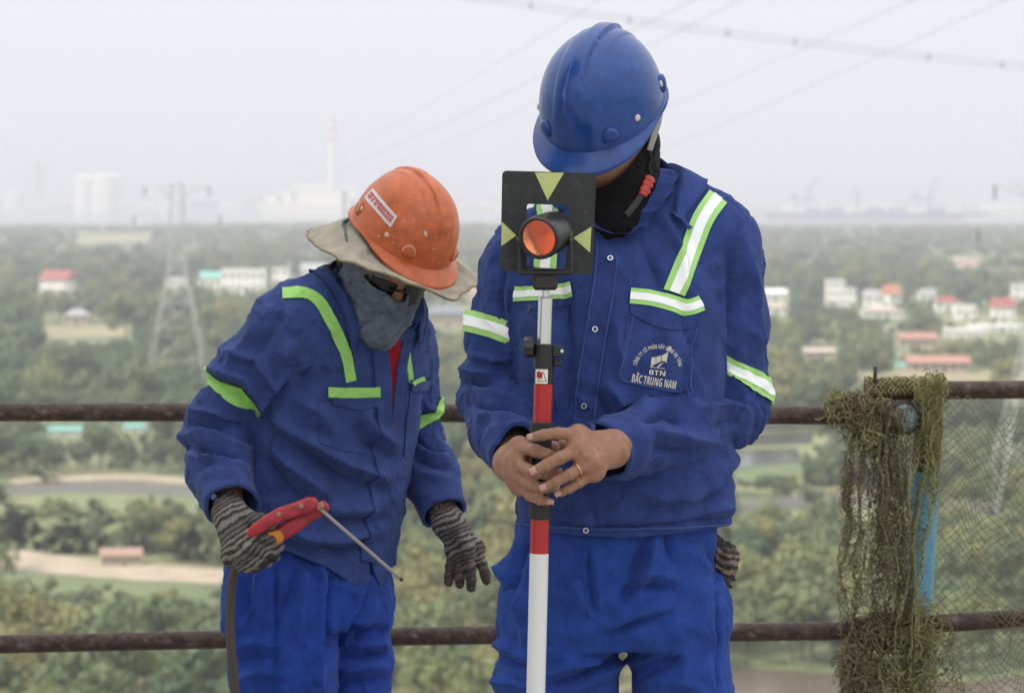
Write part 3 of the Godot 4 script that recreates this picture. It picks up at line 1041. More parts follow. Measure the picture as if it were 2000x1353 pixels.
func button(f: Field, px: float, py: float, m: Material, ringm: Material, parent: Node, r := .0055) -> void:
	var p := f.march(EYE, (W(px, py, 0) - EYE).normalized(), 4.0)
	var n := f.grad(p)
	p = f.skin(p, .0045)
	var b := obj("button", disc_at(p, n, [[r, -.002], [r, .0005], [r * .92, .0012], [r * .7, .0012], [r * .62, .0006], [.0001, .0006]]), m, parent)
	if ringm: obj("metal_ring", disc_at(p + n * .0013, n, [[r * .78, -.0005], [r * .78, .0004], [r * .55, .0004], [r * .55, -.0005]]), ringm, b)

func tape(f: Field, line: Array, half: float, parent: Node, green: Material, white: Material, off := .0034, step := 5.0) -> void:
	var t := obj("reflective_tape", laid(f, band(line, half, 6, step), off), green, parent)
	if white: obj("reflective_stripe", laid(f, band(line, half, 4, step, -.46, .46), off + .0013, .001), white, t)

# band round a sleeve, set square to the arm at a share of the way down
func sleeve_band(f: Field, at: Vector3, dir: Vector3, half: float, parent: Node, green: Material, white: Material, tag_: int, tilt := Vector3.ZERO) -> void:
	var d := (dir + tilt).normalized()
	var x := d.cross(Vector3(0, 0, 1)).normalized(); var y := d.cross(x).normalized()
	var make := func(from: float, to: float, off: float, n: int) -> Shape:
		var rows := []
		for k in n + 1:
			var r := []
			for q in 49:
				var a := TAU * q / 48.0
				var o := at + d * lerpf(from, to, k / float(n)) * half
				var u := x * cos(a) + y * sin(a)
				var t := .02
				var ch: Chain
				for c: Chain in f.chains:
					if c.tag == tag_: ch = c
				for i in 40:
					var s := ch.d(o + u * t)
					if s > -.0003: break
					t -= s * .8
				r.append(f.skin(o + u * t, off))
			rows.append(r)
		var s := Shape.new(); s.sheet(rows)
		if s.n[60].dot(s.v[60] - at) < 0:
			s = Shape.new(); s.sheet(rows, false, true)
		for e in [0, n]:
			for q in 48:
				s.quad(rows[e][q], rows[e][q + 1], rows[e][q + 1].lerp(at, .06), rows[e][q].lerp(at, .06))
		return s
	var g := obj("reflective_tape", make.call(-1.0, 1.0, .0056, 8), green, parent)
	if white: obj("reflective_stripe", make.call(-.46, .46, .007, 4), white, g)

func letters(parent: Node, f: Field, list: Array, m: Material) -> void:
	# list: [text, x, y, height in photo pixels, turn, squeeze] around the middle of each text's baseline
	var font := SystemFont.new(); font.font_names = PackedStringArray(["Droid Sans"]); font.font_weight = 700
	var s := Shape.new()
	for l in list:
		var t := TextMesh.new(); t.font = font; t.text = l[0]; t.font_size = 64; t.depth = 0.0; t.pixel_size = 1.0 / 46.0
		var arr := t.get_mesh_arrays()
		var vv: PackedVector3Array = arr[Mesh.ARRAY_VERTEX]
		var at := s.v.size()
		var low := 1e9
		if l[0].length() <= 2 and l.size() > 6: low = l[6]
		var base := t.get_aabb().position.y
		for p in vv:
			var q := Vector2(p.x * l[5], -(p.y - (base if l.size() <= 6 else 0.0))) * float(l[3])
			q = q.rotated(l[4]) + Vector2(l[1], l[2])
			s.v.append(on_patch(q)); s.n.append(patch_n)
		var idx: PackedInt32Array = arr[Mesh.ARRAY_INDEX]
		for k in range(0, idx.size(), 3):
			if (s.v[at + idx[k + 2]] - s.v[at + idx[k]]).cross(s.v[at + idx[k + 1]] - s.v[at + idx[k]]).dot(patch_n) > 0: s.i.append_array([at + idx[k], at + idx[k + 1], at + idx[k + 2]])
			else: s.i.append_array([at + idx[k], at + idx[k + 2], at + idx[k + 1]])
	obj("lettering", s, m, parent)

var patch: Array = []
var patch_box := Rect2()
var patch_n := Vector3.BACK
func set_patch(f: Field, box: Rect2, off: float, n := 14) -> void:
	patch_box = box; patch = []
	for y in n + 1:
		var r := []
		for x in n + 1:
			var q := box.position + box.size * Vector2(x, y) / n
			r.append(f.skin(f.march(EYE, (W(q.x, q.y, 0) - EYE).normalized(), 4.0), off))
		patch.append(r)
	patch_n = (patch[n][0] - patch[0][0]).cross(patch[0][n] - patch[0][0]).normalized()
	if patch_n.dot(EYE - patch[0][0]) < 0: patch_n = -patch_n

func on_patch(q: Vector2) -> Vector3:
	var n := patch.size() - 1
	var u := (q - patch_box.position) / patch_box.size * n
	var x := clampi(int(u.x), 0, n - 1); var y := clampi(int(u.y), 0, n - 1)
	var fx := u.x - x; var fy := u.y - y
	return (patch[y][x] as Vector3).lerp(patch[y][x + 1], fx).lerp((patch[y + 1][x] as Vector3).lerp(patch[y + 1][x + 1], fx), fy)

func shoe(parent: Node, ankle: Vector3, dir: Vector3, m: Material) -> void:
	var f := Field.new()
	var fwd := dir.normalized()
	var side := Vector3.UP.cross(fwd)
	var a := Vector3(ankle.x, .0, ankle.z)
	var c := chain([a + Vector3.UP * .1, a + Vector3.UP * .05 - fwd * .02], [.046, .042], .03, .03, 1e6, 0, .03)
	var d := chain([a - fwd * .035 + Vector3.UP * .036, a + fwd * .07 + Vector3.UP * .04, a + fwd * .17 + Vector3.UP * .032], [.036, .04, .036], .03, .03, 1e6, 0, .03)
	var e := chain([a + fwd * .13 + side * .014 + Vector3.UP * .03, a + fwd * .14 - side * .014 + Vector3.UP * .03], [.034, .034], .03, .03, 1e6, 0, .03)
	f.chains = [c, d, e]
	bounds(f); f.cell = .008
	f.cuts = [func(p: Vector3) -> float: return p.y - .0005]
	f.rim = .004
	f.build()
	obj("boot", f.mesh(), m, parent)

func hand_nails(parent: Node, tips: Array, count: int, m: Material, toward: Vector3) -> void:
	for k in count:
		var g: Array = tips[k]
		var tip: Vector3 = g[g.size() - 2]; var jn: Vector3 = g[g.size() - 3]
		var r: float = g[g.size() - 1]
		var t := (tip - jn).normalized()
		var n := (toward - t * toward.dot(t)).normalized()
		var x := t.cross(n)
		var rows := []
		for a in 7:
			var row := []
			for b in 7:
				var u := a / 3.0 - 1.0; var w := b / 3.0 - 1.0
				var ang := w * .85
				var p := tip + t * (u * .0058 + .0032) + (x * sin(ang) + n * cos(ang)) * r * (.93 if absf(u) < .9 and absf(w) < .9 else .8)
				row.append(p - n * u * u * .0006)
			rows.append(row)
		var s := Shape.new(); s.sheet(rows)
		if s.n[24].dot(n) < 0:
			s = Shape.new(); s.sheet(rows, false, true)
		obj("fingernail", s, m, parent)

func build_right(M: Dictionary) -> void:
	var man := thing("person", "person in blue work suit with white-and-green tape and blue hard hat, holding striped pole", "person")
	var j: Field = R.jacket
	var body := Shape.new()
	for f: Field in [R.hand_l, R.hand_r, R.head, R.core]:
		var s := Shape.new(); s.v = f.V; s.n = f.N; s.i = f.I
		body.join(s)
	var bo := obj("body", body, M.skin, man)
	hand_nails(bo, R.tips_l, 4, M.nail, Vector3(-.15, .3, 1))
	hand_nails(bo, R.tips_r, 4, M.nail, Vector3(.55, .25, 1))
	var jk := obj("jacket", j.mesh(), M.jacket_right, man)
	jk.set_meta("label", "blue work jacket with white and green reflective tape and printed company emblem")
	# placket, pockets and flaps
	obj("placket", laid(j, band([Vector2(1188, 478), Vector2(1180, 560), Vector2(1163, 660), Vector2(1148, 760), Vector2(1142, 850), Vector2(1141, 950), Vector2(1140, 1043)], 21, 6), .0022), M.jacket_right, jk)
	obj("pocket", laid(j, grid4(Vector2(1232, 596), Vector2(1368, 606), Vector2(1350, 772), Vector2(1206, 738), 14, 16, 4.0), .0022), M.jacket_right, jk)
	obj("pocket_flap", laid(j, grid4(Vector2(1231, 574), Vector2(1366, 592), Vector2(1356, 640), Vector2(1232, 612), 14, 6, 15.0), .0048, .003), M.jacket_right, jk)
	obj("pocket", laid(j, grid4(Vector2(1012, 580), Vector2(1112, 576), Vector2(1094, 738), Vector2(1024, 738), 10, 14, 4.0), .0022), M.jacket_right, jk)
	obj("pocket_flap", laid(j, grid4(Vector2(1010, 566), Vector2(1116, 560), Vector2(1112, 592), Vector2(1014, 598), 10, 5, 9.0), .0044, .003), M.jacket_right, jk)
	tape(j, [Vector2(1402, 386), Vector2(1375, 425), Vector2(1352, 480), Vector2(1332, 530), Vector2(1316, 572)], 21, jk, M.tape_green, M.tape_white)
	tape(j, [Vector2(1074, 400), Vector2(1070, 470), Vector2(1066, 555)], 21, jk, M.tape_green, M.tape_white)
	tape(j, [Vector2(1231, 579), Vector2(1275, 584), Vector2(1318, 595), Vector2(1342, 601), Vector2(1366, 593)], 15, jk, M.tape_green, M.tape_white, .0068, 5.0)
	tape(j, [Vector2(1009, 573), Vector2(1055, 574), Vector2(1116, 566)], 14, jk, M.tape_green, M.tape_white, .0066, 5.0)
	sleeve_band(j, (R.sr as Vector3).lerp(R.er, .52), (R.er - R.sr).normalized(), .0165, jk, M.tape_green, M.tape_white, 1, Vector3(-.08, 0, .22))
	sleeve_band(j, (R.sl as Vector3).lerp(R.el, .8), (R.el - R.sl).normalized(), .0165, jk, M.tape_green, M.tape_white, 2, Vector3(-.55, 0, .22))
	for b in [[1192, 508], [1163, 643], [1142, 792], [1146, 1033]]: button(j, b[0], b[1], M.button, M.steel, jk)
	button(j, 1041, 604, M.button, null, jk, .005)
	# stitched seams
	for l in [[Vector2(1168, 478), Vector2(1160, 560), Vector2(1143, 660), Vector2(1128, 760), Vector2(1122, 850)], [Vector2(1206, 500), Vector2(1199, 570), Vector2(1182, 665), Vector2(1167, 765), Vector2(1161, 825)], [Vector2(1237, 620), Vector2(1222, 690), Vector2(1211, 735), Vector2(1240, 748), Vector2(1346, 768), Vector2(1352, 750), Vector2(1362, 640)], [Vector2(1012, 1022), Vector2(1120, 1030), Vector2(1250, 1032), Vector2(1420, 1024)]]:
		obj("seam", laid(j, band(l, 1.3, 1, 5.0), .0042, .0012), M.stitch, jk)
	# cuffs: a stitched band at each wrist
	for e in [[R.er, R.wr, 1], [R.el, R.wl, 2]]:
		var d: Vector3 = (e[1] - e[0]).normalized()
		sleeve_cuff(j, e[1] - d * .03, d, .029, jk, M.jacket_right, e[2])
	# emblem
	set_patch(j, Rect2(1215, 650, 130, 120), .0042)
	var arc := []
	var word := "CÔNG TY CÔ PHÂN XÂY DƯNG HA TÂNG"
	var mid := Vector2(1284, 722); var rad := 45.0
	var widths := []
	var total := 0.0
	for k in word.length():
		var wd := .34 if word[k] == " " else .62 if word[k] in "Y" else .66
		widths.append(wd); total += wd
	var run := 0.0
	var marks := {8: ["\u0309", 0], 13: ["`", 0], 21: [".", 1], 26: [".", 1], 29: ["`", 0]}
	for k in word.length():
		var ang := lerpf(-1.36, 1.42, (run + widths[k] * .5) / total)
		run += widths[k]
		if word[k] == " ": continue
		var p := mid + Vector2(sin(ang), -cos(ang)) * rad
		arc.append([word[k], p.x, p.y, 7.4, ang, .62, 0.0])
		if k == 21 or k == 26: arc.append([".", p.x - sin(ang) * 2.2, p.y + cos(ang) * 2.2, 7.0, ang, .9, 0.0])
		if k == 13 or k == 29: arc.append(["`", p.x + sin(ang) * 2.6, p.y - cos(ang) * 2.6, 6.0, ang, .9, 0.0])
		if k == 9: arc.append(["'", p.x + sin(ang) * 3.4, p.y - cos(ang) * 3.4, 5.0, ang, .9, 0.0])
	letters(jk, j, arc, M.print)
	letters(jk, j, [["BĂC TRUNG NAM", 1277, 745, 15.5, .17, .5, 0.0], ["´", 1246, 737, 13.0, .17, .7, 0.0]], M.print)
	letters(jk, j, [["BTN", 1283, 728, 9.5, .1, 1.3, 0.0]], M.print)
	var em := Shape.new()
	var poly := func(pts: Array) -> void:
		var pp := PackedVector2Array(pts)
		for t in range(0, Geometry2D.triangulate_polygon(pp).size(), 3):
			var ix := Geometry2D.triangulate_polygon(pp)
			var a := on_patch(pp[ix[t]]); var b := on_patch(pp[ix[t + 1]]); var c := on_patch(pp[ix[t + 2]])
			if (c - a).cross(b - a).dot(patch_n) > 0: em.tri(a, b, c)
			else: em.tri(a, c, b)
	# sail above, arches below
	poly.call([Vector2(1272, 698), Vector2(1280, 697), Vector2(1280, 707), Vector2(1270.5, 712)])
	poly.call([Vector2(1281.2, 696.8), Vector2(1291, 694), Vector2(1290, 705), Vector2(1281, 706.6)])
	poly.call([Vector2(1292.2, 693.6), Vector2(1304, 687.5), Vector2(1300.5, 709.5), Vector2(1299, 705.5), Vector2(1291.3, 704.8)])
	poly.call([Vector2(1269, 715), Vector2(1276, 709), Vector2(1284, 706.5), Vector2(1292, 705.8), Vector2(1285, 708.2), Vector2(1278, 711.2), Vector2(1272, 716)])
	poly.call([Vector2(1282, 716.5), Vector2(1288, 710.5), Vector2(1298, 707.2), Vector2(1292, 710.6), Vector2(1286, 716.8)])
	poly.call([Vector2(1269, 716), Vector2(1297, 719), Vector2(1297, 720.2), Vector2(1269, 717.2)])
	obj("emblem", em, M.print, jk)
	collar(jk, R.collar_xf, .084, .088, M.jacket_right, j, .2, .3)
	# trousers and boots
	var t: Field = R.trousers
	var tr := obj("trousers", t.mesh(), M.trousers_right, man)
	obj("fly", laid(t, band([Vector2(1152, 1050), Vector2(1150, 1100), Vector2(1154, 1160), Vector2(1163, 1205)], 11, 4), .0016), M.trousers_right, tr)
	shoe(man, R.ar, Vector3(-.15, 0, 1), M.boot); shoe(man, R.al, Vector3(.2, 0, 1), M.boot)
	obj("balaclava", (R.hood as Field).mesh(), M.black_cloth, man)
	# glove stuffed in the side pocket
	var gl := Field.new()
	var g0 := W(1396, 1060, -.02)
	gl.chains = [chain([g0, W(1413, 1090, -.01), W(1418, 1125, -.005)], [.012, .02, .014], .02, .02), chain([W(1402, 1075, .01), W(1420, 1080, .01), W(1424, 1110, .005)], [.01, .012, .011], .01, .01), chain([W(1404, 1100, -.015), W(1414, 1140, -.01)], [.014, .011], .01, .01)]
	gl.move = func(p: Vector3, n: Vector3) -> float: return fine_noise.get_noise_3dv(p * 3.0) * .006
	bounds(gl); gl.cell = .003; gl.build()
	obj("spare_glove", gl.mesh(func(p: Vector3, n: Vector3) -> Color: return glove_tint(p.y * 1.0 + p.x * .35, p, true)), M.knit, man).set_meta("label", "brown striped knit glove stuffed in the trouser pocket")
	# hard hat with its strap
	var hh := hard_hat(man, R.hat_xf, M.hat_blue, M.rivet_right, .93)
	hh.set_meta("label", "scuffed blue hard hat with raised centre ridge")
	var hx: Transform3D = R.hat_xf
	var rs := RandomNumberGenerator.new(); rs.seed = 21
	for k in 16:
		var th := rs.randf_range(-1.0, 1.0); var sv := rs.randf_range(.1, .7)
		var dth := rs.randf_range(-.16, .16); var dsv := rs.randf_range(-.07, .07)
		var line := []
		for q in 5: line.append(hx * (hat_point(th + dth * q / 4.0, sv + dsv * q / 4.0, .0004) * .93))
		var sc := Shape.new(); sc.tube(line, .00035, 4); obj("scratch", sc, M.scratch_blue, hh)
	var hood: Field = R.hood
	var on_hood := func(px: float, py: float, off: float) -> Vector3:
		var p := hood.march(EYE, (W(px, py, 0) - EYE).normalized(), 4.0)
		if absf(hood.d(p)) > .004: return W(px, py, .02)
		return p + hood.grad(p) * off
	var st := holder("chin_strap", hh)
	var join: Vector3 = on_hood.call(1263, 292, .006)
	for e in [hx * Vector3(.086, .0, -.012), hx * Vector3(.082, .0, -.05)]:
		var s := Shape.new(); ribbon(s, [e, (e as Vector3).lerp(join, .5) + Vector3(.003, 0, .004), join], .005, Vector3(.6, 0, .8))
		obj("webbing", s, M.strap_grey, st)
	var cord := Shape.new()
	cord.tube([join, on_hood.call(1268, 308, .006), on_hood.call(1261, 322, .007), on_hood.call(1266, 338, .006), on_hood.call(1262, 350, .006)], .0021, 6)
	obj("cord", cord, M.black_plastic, st)
	var bb: Vector3 = on_hood.call(1256, 362, .007)
	var up: Vector3 = ((on_hood.call(1263, 345, .007) as Vector3) - (on_hood.call(1249, 380, .007) as Vector3)).normalized()
	var side := up.cross(Vector3(.35, 0, 1)).normalized()
	var bk := Shape.new(); bk.box(Transform3D(Basis(side, up, side.cross(up)), bb), Vector3(.015, .034, .008), .002)
	obj("buckle", bk, M.red_plastic, st)
	for o in [-.008, .003, .011]:
		var bs := Shape.new(); bs.box(Transform3D(Basis(side, up, side.cross(up)), bb + up * o + side.cross(up) * .003), Vector3(.0185, .005, .004), .001)
		obj("buckle_rib", bs, M.red_plastic, st)
	var tail := Shape.new(); ribbon(tail, [on_hood.call(1250, 378, .005), on_hood.call(1240, 396, .004), on_hood.call(1222, 420, .003)], .005, Vector3(.3, 0, 1))
	obj("webbing", tail, M.black_plastic, st)
	# wedding band
	var fa: Vector3 = R.tips_l[2][0]; var fb: Vector3 = R.tips_l[2][1]
	var rc := fa.lerp(fb, .62); var fd := (fb - fa).normalized()
	var rx := fd.cross(Vector3.UP).normalized(); var ry := fd.cross(rx)
	var loop := []
	for k in 25: loop.append(rc + (rx * cos(TAU * k / 24.0) + ry * sin(TAU * k / 24.0)) * .0101)
	var rg := Shape.new(); rg.tube(loop, .0013, 8, false)
	obj("finger_ring", rg, M.gold, man)

func ribbon(s: Shape, pts: Array, half: float, face: Vector3, thick := .0012) -> void:
	var rows := [[], [], [], []]
	for k in pts.size():
		var t: Vector3 = (pts[mini(k + 1, pts.size() - 1)] - pts[maxi(k - 1, 0)]).normalized()
		var x := t.cross(face).normalized()
		var n := x.cross(t).normalized()
		for c in 4: rows[c].append(pts[k] + x * half * [-1, 1, 1, -1][c] + n * thick * [1, 1, -1, -1][c])
	for c in 4: s.sheet([rows[c], rows[(c + 1) % 4]])

func sleeve_cuff(f: Field, at: Vector3, dir: Vector3, half: float, parent: Node, m: Material, tag_: int) -> void:
	var ch: Chain
	for c: Chain in f.chains:
		if c.tag == tag_: ch = c
	var x := dir.cross(Vector3.UP).normalized(); var y := dir.cross(x).normalized()
	var rows := []
	for k in 10:
		var r := []
		for q in 37:
			var a := TAU * q / 36.0
			var u := x * cos(a) + y * sin(a)
			var o := at + dir * lerpf(-half, half + .001, mini(k, 7) / 7.0)
			var t := .015
			for i in 40:
				var s := ch.d(o + u * t)
				if s > -.0003: break
				t -= s * .8
			var off: float = [.0005, .0026, .003, .0028, .0028, .0028, .003, .003, .0, -.004][k]
			r.append(f.skin(o + u * t, 0.0) + u * off)
		rows.append(r)
	var s := Shape.new(); s.sheet(rows)
	if s.n[80].dot(s.v[80] - at) < 0:
		s = Shape.new(); s.sheet(rows, false, true)
	obj("cuff", s, m, parent)

func plan_head_right() -> void:
	var b := Basis(Vector3(0, 0, 1), deg_to_rad(-7)) * Basis(Vector3.UP, deg_to_rad(-24)) * Basis(Vector3.RIGHT, deg_to_rad(41))
	R.hat_xf = Transform3D(b, W(1177, 213, .045))
	var hx: Transform3D = R.hat_xf
	var head := Field.new()
	head.chains = ellipsoid_chain(hx)
	head.chains.append(chain([hx * Vector3(0, -.05, -.03), W(1207, 420, -.03)], [.056, .06], .03, .04, 1e6, 0, .03))
	bounds(head, .012); head.cell = .004
	R.head = head
	var hood := Field.new()
	hood.chains = ellipsoid_chain(hx).slice(0, 3)
	for c: Chain in hood.chains:
		for i in c.ra.size(): c.ra[i] += .006
	hood.chains.append(chain([hx * Vector3(0, -.06, -.03), W(1212, 400, -.02), W(1205, 470, .0)], [.06, .06, .064], .03, .04, 1e6, 0, .03))
	hood.chains.append(chain([hx * Vector3(.01, -.09, .03), W(1197, 440, .035)], [.042, .04], .03, .04, 1e6, 0, .04))
	var hi := hx.affine_inverse()
	hood.move = func(p: Vector3, n: Vector3) -> float:
		var q := hi * p
		return sin(q.y * 190.0 + cloth_noise.get_noise_3dv(p * 2.0) * 6.0) * .0016 * smoothstep(-.06, -.12, q.y) + wrinkle(p, .003)
	hood.cuts = [func(p: Vector3) -> float:
		var q := hi * p
		var low := .012 - q.y
		if q.z < .0: return low
		return minf(low, (Vector2(q.x / .086, (q.y + .018) / .058).length() - 1.0) * .05)]
	hood.rim = .003; hood.turn_in = .004
	bounds(hood, .012); hood.cell = .0042
	R.hood = hood
	# unseen body inside the clothes, one volume from neck to ankles and wrists
	var core := Field.new()
	var nk := W(1207, 430, -.03); var pel := W(1198, 1120, -.01)
	core.chains = [
		chain([W(1207, 330, -.02), nk, W(1208, 560, -.01), W(1212, 800, -.005), pel], [.05, .055, .085, .09, .09], .05, .05, 1e6, 0, .04),
		chain([nk, R.sr, R.er, R.wr], [.045, .034, .028, .022], .03, .04, 1e6, 0, .02), chain([nk, R.sl, R.el, R.wl], [.045, .034, .028, .022], .03, .04, 1e6, 0, .02),
		chain([pel, W(1092, 1220, -.005), W(1082, 1640, .01), W(R.ar.x * 1250 + 1000, 2060, -.01)], [.07, .05, .04, .03], .03, .04, 1e6, 0, .02),
		chain([pel, W(1322, 1220, -.005), W(1342, 1640, 0), W(R.al.x * 1250 + 1000, 2060, -.02)], [.07, .05, .04, .03], .03, .04, 1e6, 0, .02)]
	bounds(core); core.cell = .012
	R.core = core
	var c := W(1210, 375, -.022)
	R.collar_xf = Transform3D(Basis(Vector3(0, 0, 1), deg_to_rad(3)) * Basis(Vector3.RIGHT, deg_to_rad(24)), c)

# ------------------------------------------------------------------ the man with the welding clamp
var L := {}

func plan_left() -> void:
	var yaw := deg_to_rad(44)
	var j := Field.new()
	var fr := Transform3D(Basis(Vector3.UP, yaw), W(605, 1080, -.78))
	var fi := fr.affine_inverse()
	var row_of := func(list: Array) -> Array:
		var rows := []
		for r in list:
			var q: Vector3 = fi * W(r[1], r[0], r[2])
			rows.append([q.y, q.x, q.z, r[3], r[4]])
		return rows
	var torso := Loft.new()
	torso.setup(row_of.call([[1190, 600, -.78, .168, .118], [1090, 604, -.78, .168, .117], [1000, 617, -.77, .17, .12], [900, 630, -.76, .17, .122], [800, 646, -.75, .172, .122], [720, 664, -.735, .163, .114], [660, 680, -.725, .146, .1], [610, 700, -.715, .115, .082], [578, 708, -.71, .085, .068]]), fr, 2.5)
	j.lofts = [torso]
	var nk := W(715, 590, -.7)
	var s0 := W(575, 640, -.62); var e0 := W(432, 838, -.7); var w0 := W(452, 990, -.515)
	var s1 := W(786, 672, -.85); var e1 := W(808, 850, -.92); var w1 := W(866, 1000, -.81)
	L.s0 = s0; L.e0 = e0; L.w0 = w0; L.s1 = s1; L.e1 = e1; L.w1 = w1
	j.chains.append(chain([nk, W(645, 605, -.66), s0], [.062, .056, .062], .05, .05))
	j.chains.append(chain([nk, W(760, 625, -.78), s1], [.058, .05, .05], .05, .05))
	j.chains.append(chain([s0, s0.lerp(e0, .5) + Vector3(-.01, .004, 0), e0, e0.lerp(w0, .5) + Vector3(-.012, 0, 0), w0], [.07, .064, .06, .053, .044], .03, .08, .25, 1))
	j.chains.append(chain([s1, s1.lerp(e1, .5), e1, e1.lerp(w1, .5), w1], [.05, .05, .049, .046, .04], .03, .07, .22, 2))
	var folds := Folds.new([
		[1, .009, 13, [418, 722, 482, 739, 518, 798]], [1, -.008, 10, [410, 745, 465, 765, 500, 812]], [1, .007, 12, [440, 690, 505, 700, 545, 760]],
		[1, .008, 11, [384, 805, 430, 812, 476, 848]], [1, -.007, 8, [372, 828, 425, 838, 474, 866]], [1, .008, 10, [362, 850, 420, 858, 480, 884]],
		[1, -.007, 8, [370, 872, 425, 882, 474, 902]], [1, .007, 9, [376, 892, 425, 902, 476, 922]], [1, -.006, 6, [378, 850, 386, 876, 394, 902]],
		[1, .005, 8, [398, 930, 440, 930, 470, 940]], [1, .007, 14, [556, 728, 540, 770, 515, 806]], [1, -.006, 11, [575, 740, 558, 780, 535, 810]], [1, .005, 14, [500, 640, 470, 690, 440, 730]], [1, -.004, 11, [545, 620, 510, 680, 490, 720]],
		[1, .004, 12, [575, 660, 560, 700]],
		[0, .009, 14, [540, 822, 600, 862, 671, 905, 745, 930]], [0, -.007, 12, [545, 850, 605, 890, 670, 930, 740, 952]], [0, .008, 14, [530, 872, 580, 920, 640, 968]],
		[0, -.006, 12, [520, 900, 560, 950, 610, 990]], [0, .007, 13, [545, 1030, 600, 1052, 660, 1056, 728, 1036]], [0, -.007, 10, [550, 1052, 610, 1074, 670, 1076, 730, 1058]],
		[0, .005, 13, [600, 980, 660, 1000, 735, 990]], [0, -.005, 11, [620, 1005, 680, 1020, 740, 1012]], [0, .007, 13, [700, 800, 725, 840, 765, 862]], [0, -.005, 11, [690, 830, 715, 866, 755, 890]],
		[0, .006, 14, [500, 900, 500, 960, 510, 1020]], [0, -.006, 12, [520, 820, 530, 880]], [0, .006, 12, [580, 780, 620, 800, 650, 850]], [0, -.004, 10, [600, 700, 590, 760]],
		[2, .006, 10, [800, 780, 825, 790, 848, 800]], [2, -.006, 8, [800, 850, 830, 870, 862, 880]], [2, .006, 9, [805, 870, 835, 888, 868, 898]], [2, -.005, 8, [810, 895, 845, 910, 872, 916]], [2, .005, 9, [815, 920, 850, 935, 878, 940]], [2, .005, 8, [800, 740, 815, 770]],
	])
	var d0 := (w0 - e0).normalized(); var d1 := (w1 - e1).normalized()
	j.move = func(p: Vector3, n: Vector3) -> float:
		var reg := j.region(p)
		var s := wrinkle(p + Vector3(3, 0, 0), .005 if reg == 0 else .006)
		if n.z > -0.3: s += folds.at(photo_xy(p), reg) * 2.9
		if reg == 1: s += gather(p, e0, d0)
		elif reg == 2: s += gather(p, e1, d1)
		var q := p - s0
		var along := q.dot((e0 - s0).normalized() + Vector3(-.1, .3, .2)) + .006
		if q.length() < .11: s -= .0025 * exp(-along * along / (.004 * .004))
		return s
	var hx := [380, 440, 540, 640, 700, 716, 724, 732, 746, 760, 800, 900]; var hy := [1040, 1052, 1066, 1108, 1146, 1158, 1088, 1120, 1147, 1110, 1090, 1080]
	j.cuts = [
		func(p: Vector3) -> float:
			if p.distance_to(w0) < .1 or p.distance_to(w1) < .1 or p.y > fr.origin.y + .06: return 1.0
			var q := photo_xy(p)
			var k := 0
			while k < hx.size() - 2 and q.x > hx[k + 1]: k += 1
			return lerpf(hy[k], hy[k + 1], clampf((q.x - hx[k]) / (hx[k + 1] - hx[k]), 0, 1)) - q.y,
		func(p: Vector3) -> float: return (w0 - p).dot(d0) if p.distance_to(w0) < .08 else 1.0,
		func(p: Vector3) -> float: return (w1 - p).dot(d1) if p.distance_to(w1) < .07 else 1.0,
		func(p: Vector3) -> float: return maxf((nk + Vector3(0, .03, 0) - p).dot(Vector3(.5, 1, .5).normalized()), Vector2(p.x - nk.x - .012, p.z - nk.z - .012).length() - .066),
	]
	j.rim = .003
	j.lo = Vector3(-.62, W(0, 1185, -.78).y, -1.02); j.hi = Vector3(-.08, W(0, 540, -.7).y, -.44)
	j.cell = .0048
	L.jacket = j

	var t := Field.new()
	var hips := Loft.new()
	hips.setup(row_of.call([[1215, 596, -.77, .155, .118], [1150, 596, -.775, .157, .117], [1080, 598, -.78, .15, .108], [1010, 612, -.775, .145, .1]]), fr, 2.4)
	t.lofts = [hips]
	var h0 := W(550, 1180, -.71); var k0 := W(556, 1440, -.67); var a0 := W(562, 1850, -.73)
	var h1 := W(668, 1180, -.84); var k1 := W(684, 1440, -.8); var a1 := W(690, 1850, -.86)
	L.a0 = a0; L.a1 = a1
	t.chains.append(chain([h0, h0.lerp(k0, .5), k0, a0], [.098, .09, .083, .072], .03, .05, .3, 1, .01))
	t.chains.append(chain([h1, h1.lerp(k1, .5), k1, a1], [.09, .078, .073, .068], .03, .05, .3, 2, .01))
	var tf := Folds.new([
		[1, -.006, 3, [537, 1100, 538, 1220, 537, 1353]], [1, .006, 11, [470, 1120, 466, 1190, 470, 1260]], [1, -.005, 9, [490, 1120, 486, 1200]], [1, .007, 12, [510, 1110, 500, 1180, 476, 1240]],
		[1, -.005, 9, [575, 1105, 568, 1160, 540, 1215]], [1, .007, 13, [590, 1110, 586, 1180, 575, 1260]], [1, -.006, 10, [648, 1130, 640, 1200, 634, 1290]], [1, .008, 11, [625, 1120, 622, 1220, 618, 1330]],
		[1, .006, 12, [465, 1270, 500, 1255, 535, 1262]], [1, -.005, 10, [465, 1292, 500, 1280, 535, 1286]], [1, .006, 12, [468, 1330, 510, 1312, 550, 1318]],
		[0, .008, 12, [625, 1110, 622, 1160, 620, 1200]], [0, -.007, 9, [650, 1120, 646, 1170, 640, 1210]], [0, .007, 10, [700, 1150, 690, 1190, 670, 1230]], [0, -.006, 9, [715, 1160, 700, 1200, 680, 1230]],
		[2, .008, 12, [655, 1250, 700, 1262, 750, 1262]], [2, -.007, 9, [650, 1280, 700, 1284, 752, 1276]], [2, .008, 12, [640, 1320, 690, 1308, 752, 1302]], [2, -.008, 9, [640, 1340, 700, 1330, 752, 1322]],
		[2, .008, 11, [700, 1150, 690, 1190, 668, 1240]], [2, -.006, 9, [725, 1160, 712, 1205, 690, 1250]],
	])
	t.move = func(p: Vector3, n: Vector3) -> float:
		var s := wrinkle(p + Vector3(7, 0, 0), .006)
		if n.z > -0.3: s += tf.at(photo_xy(p), t.region(p)) * 2.7
		return s
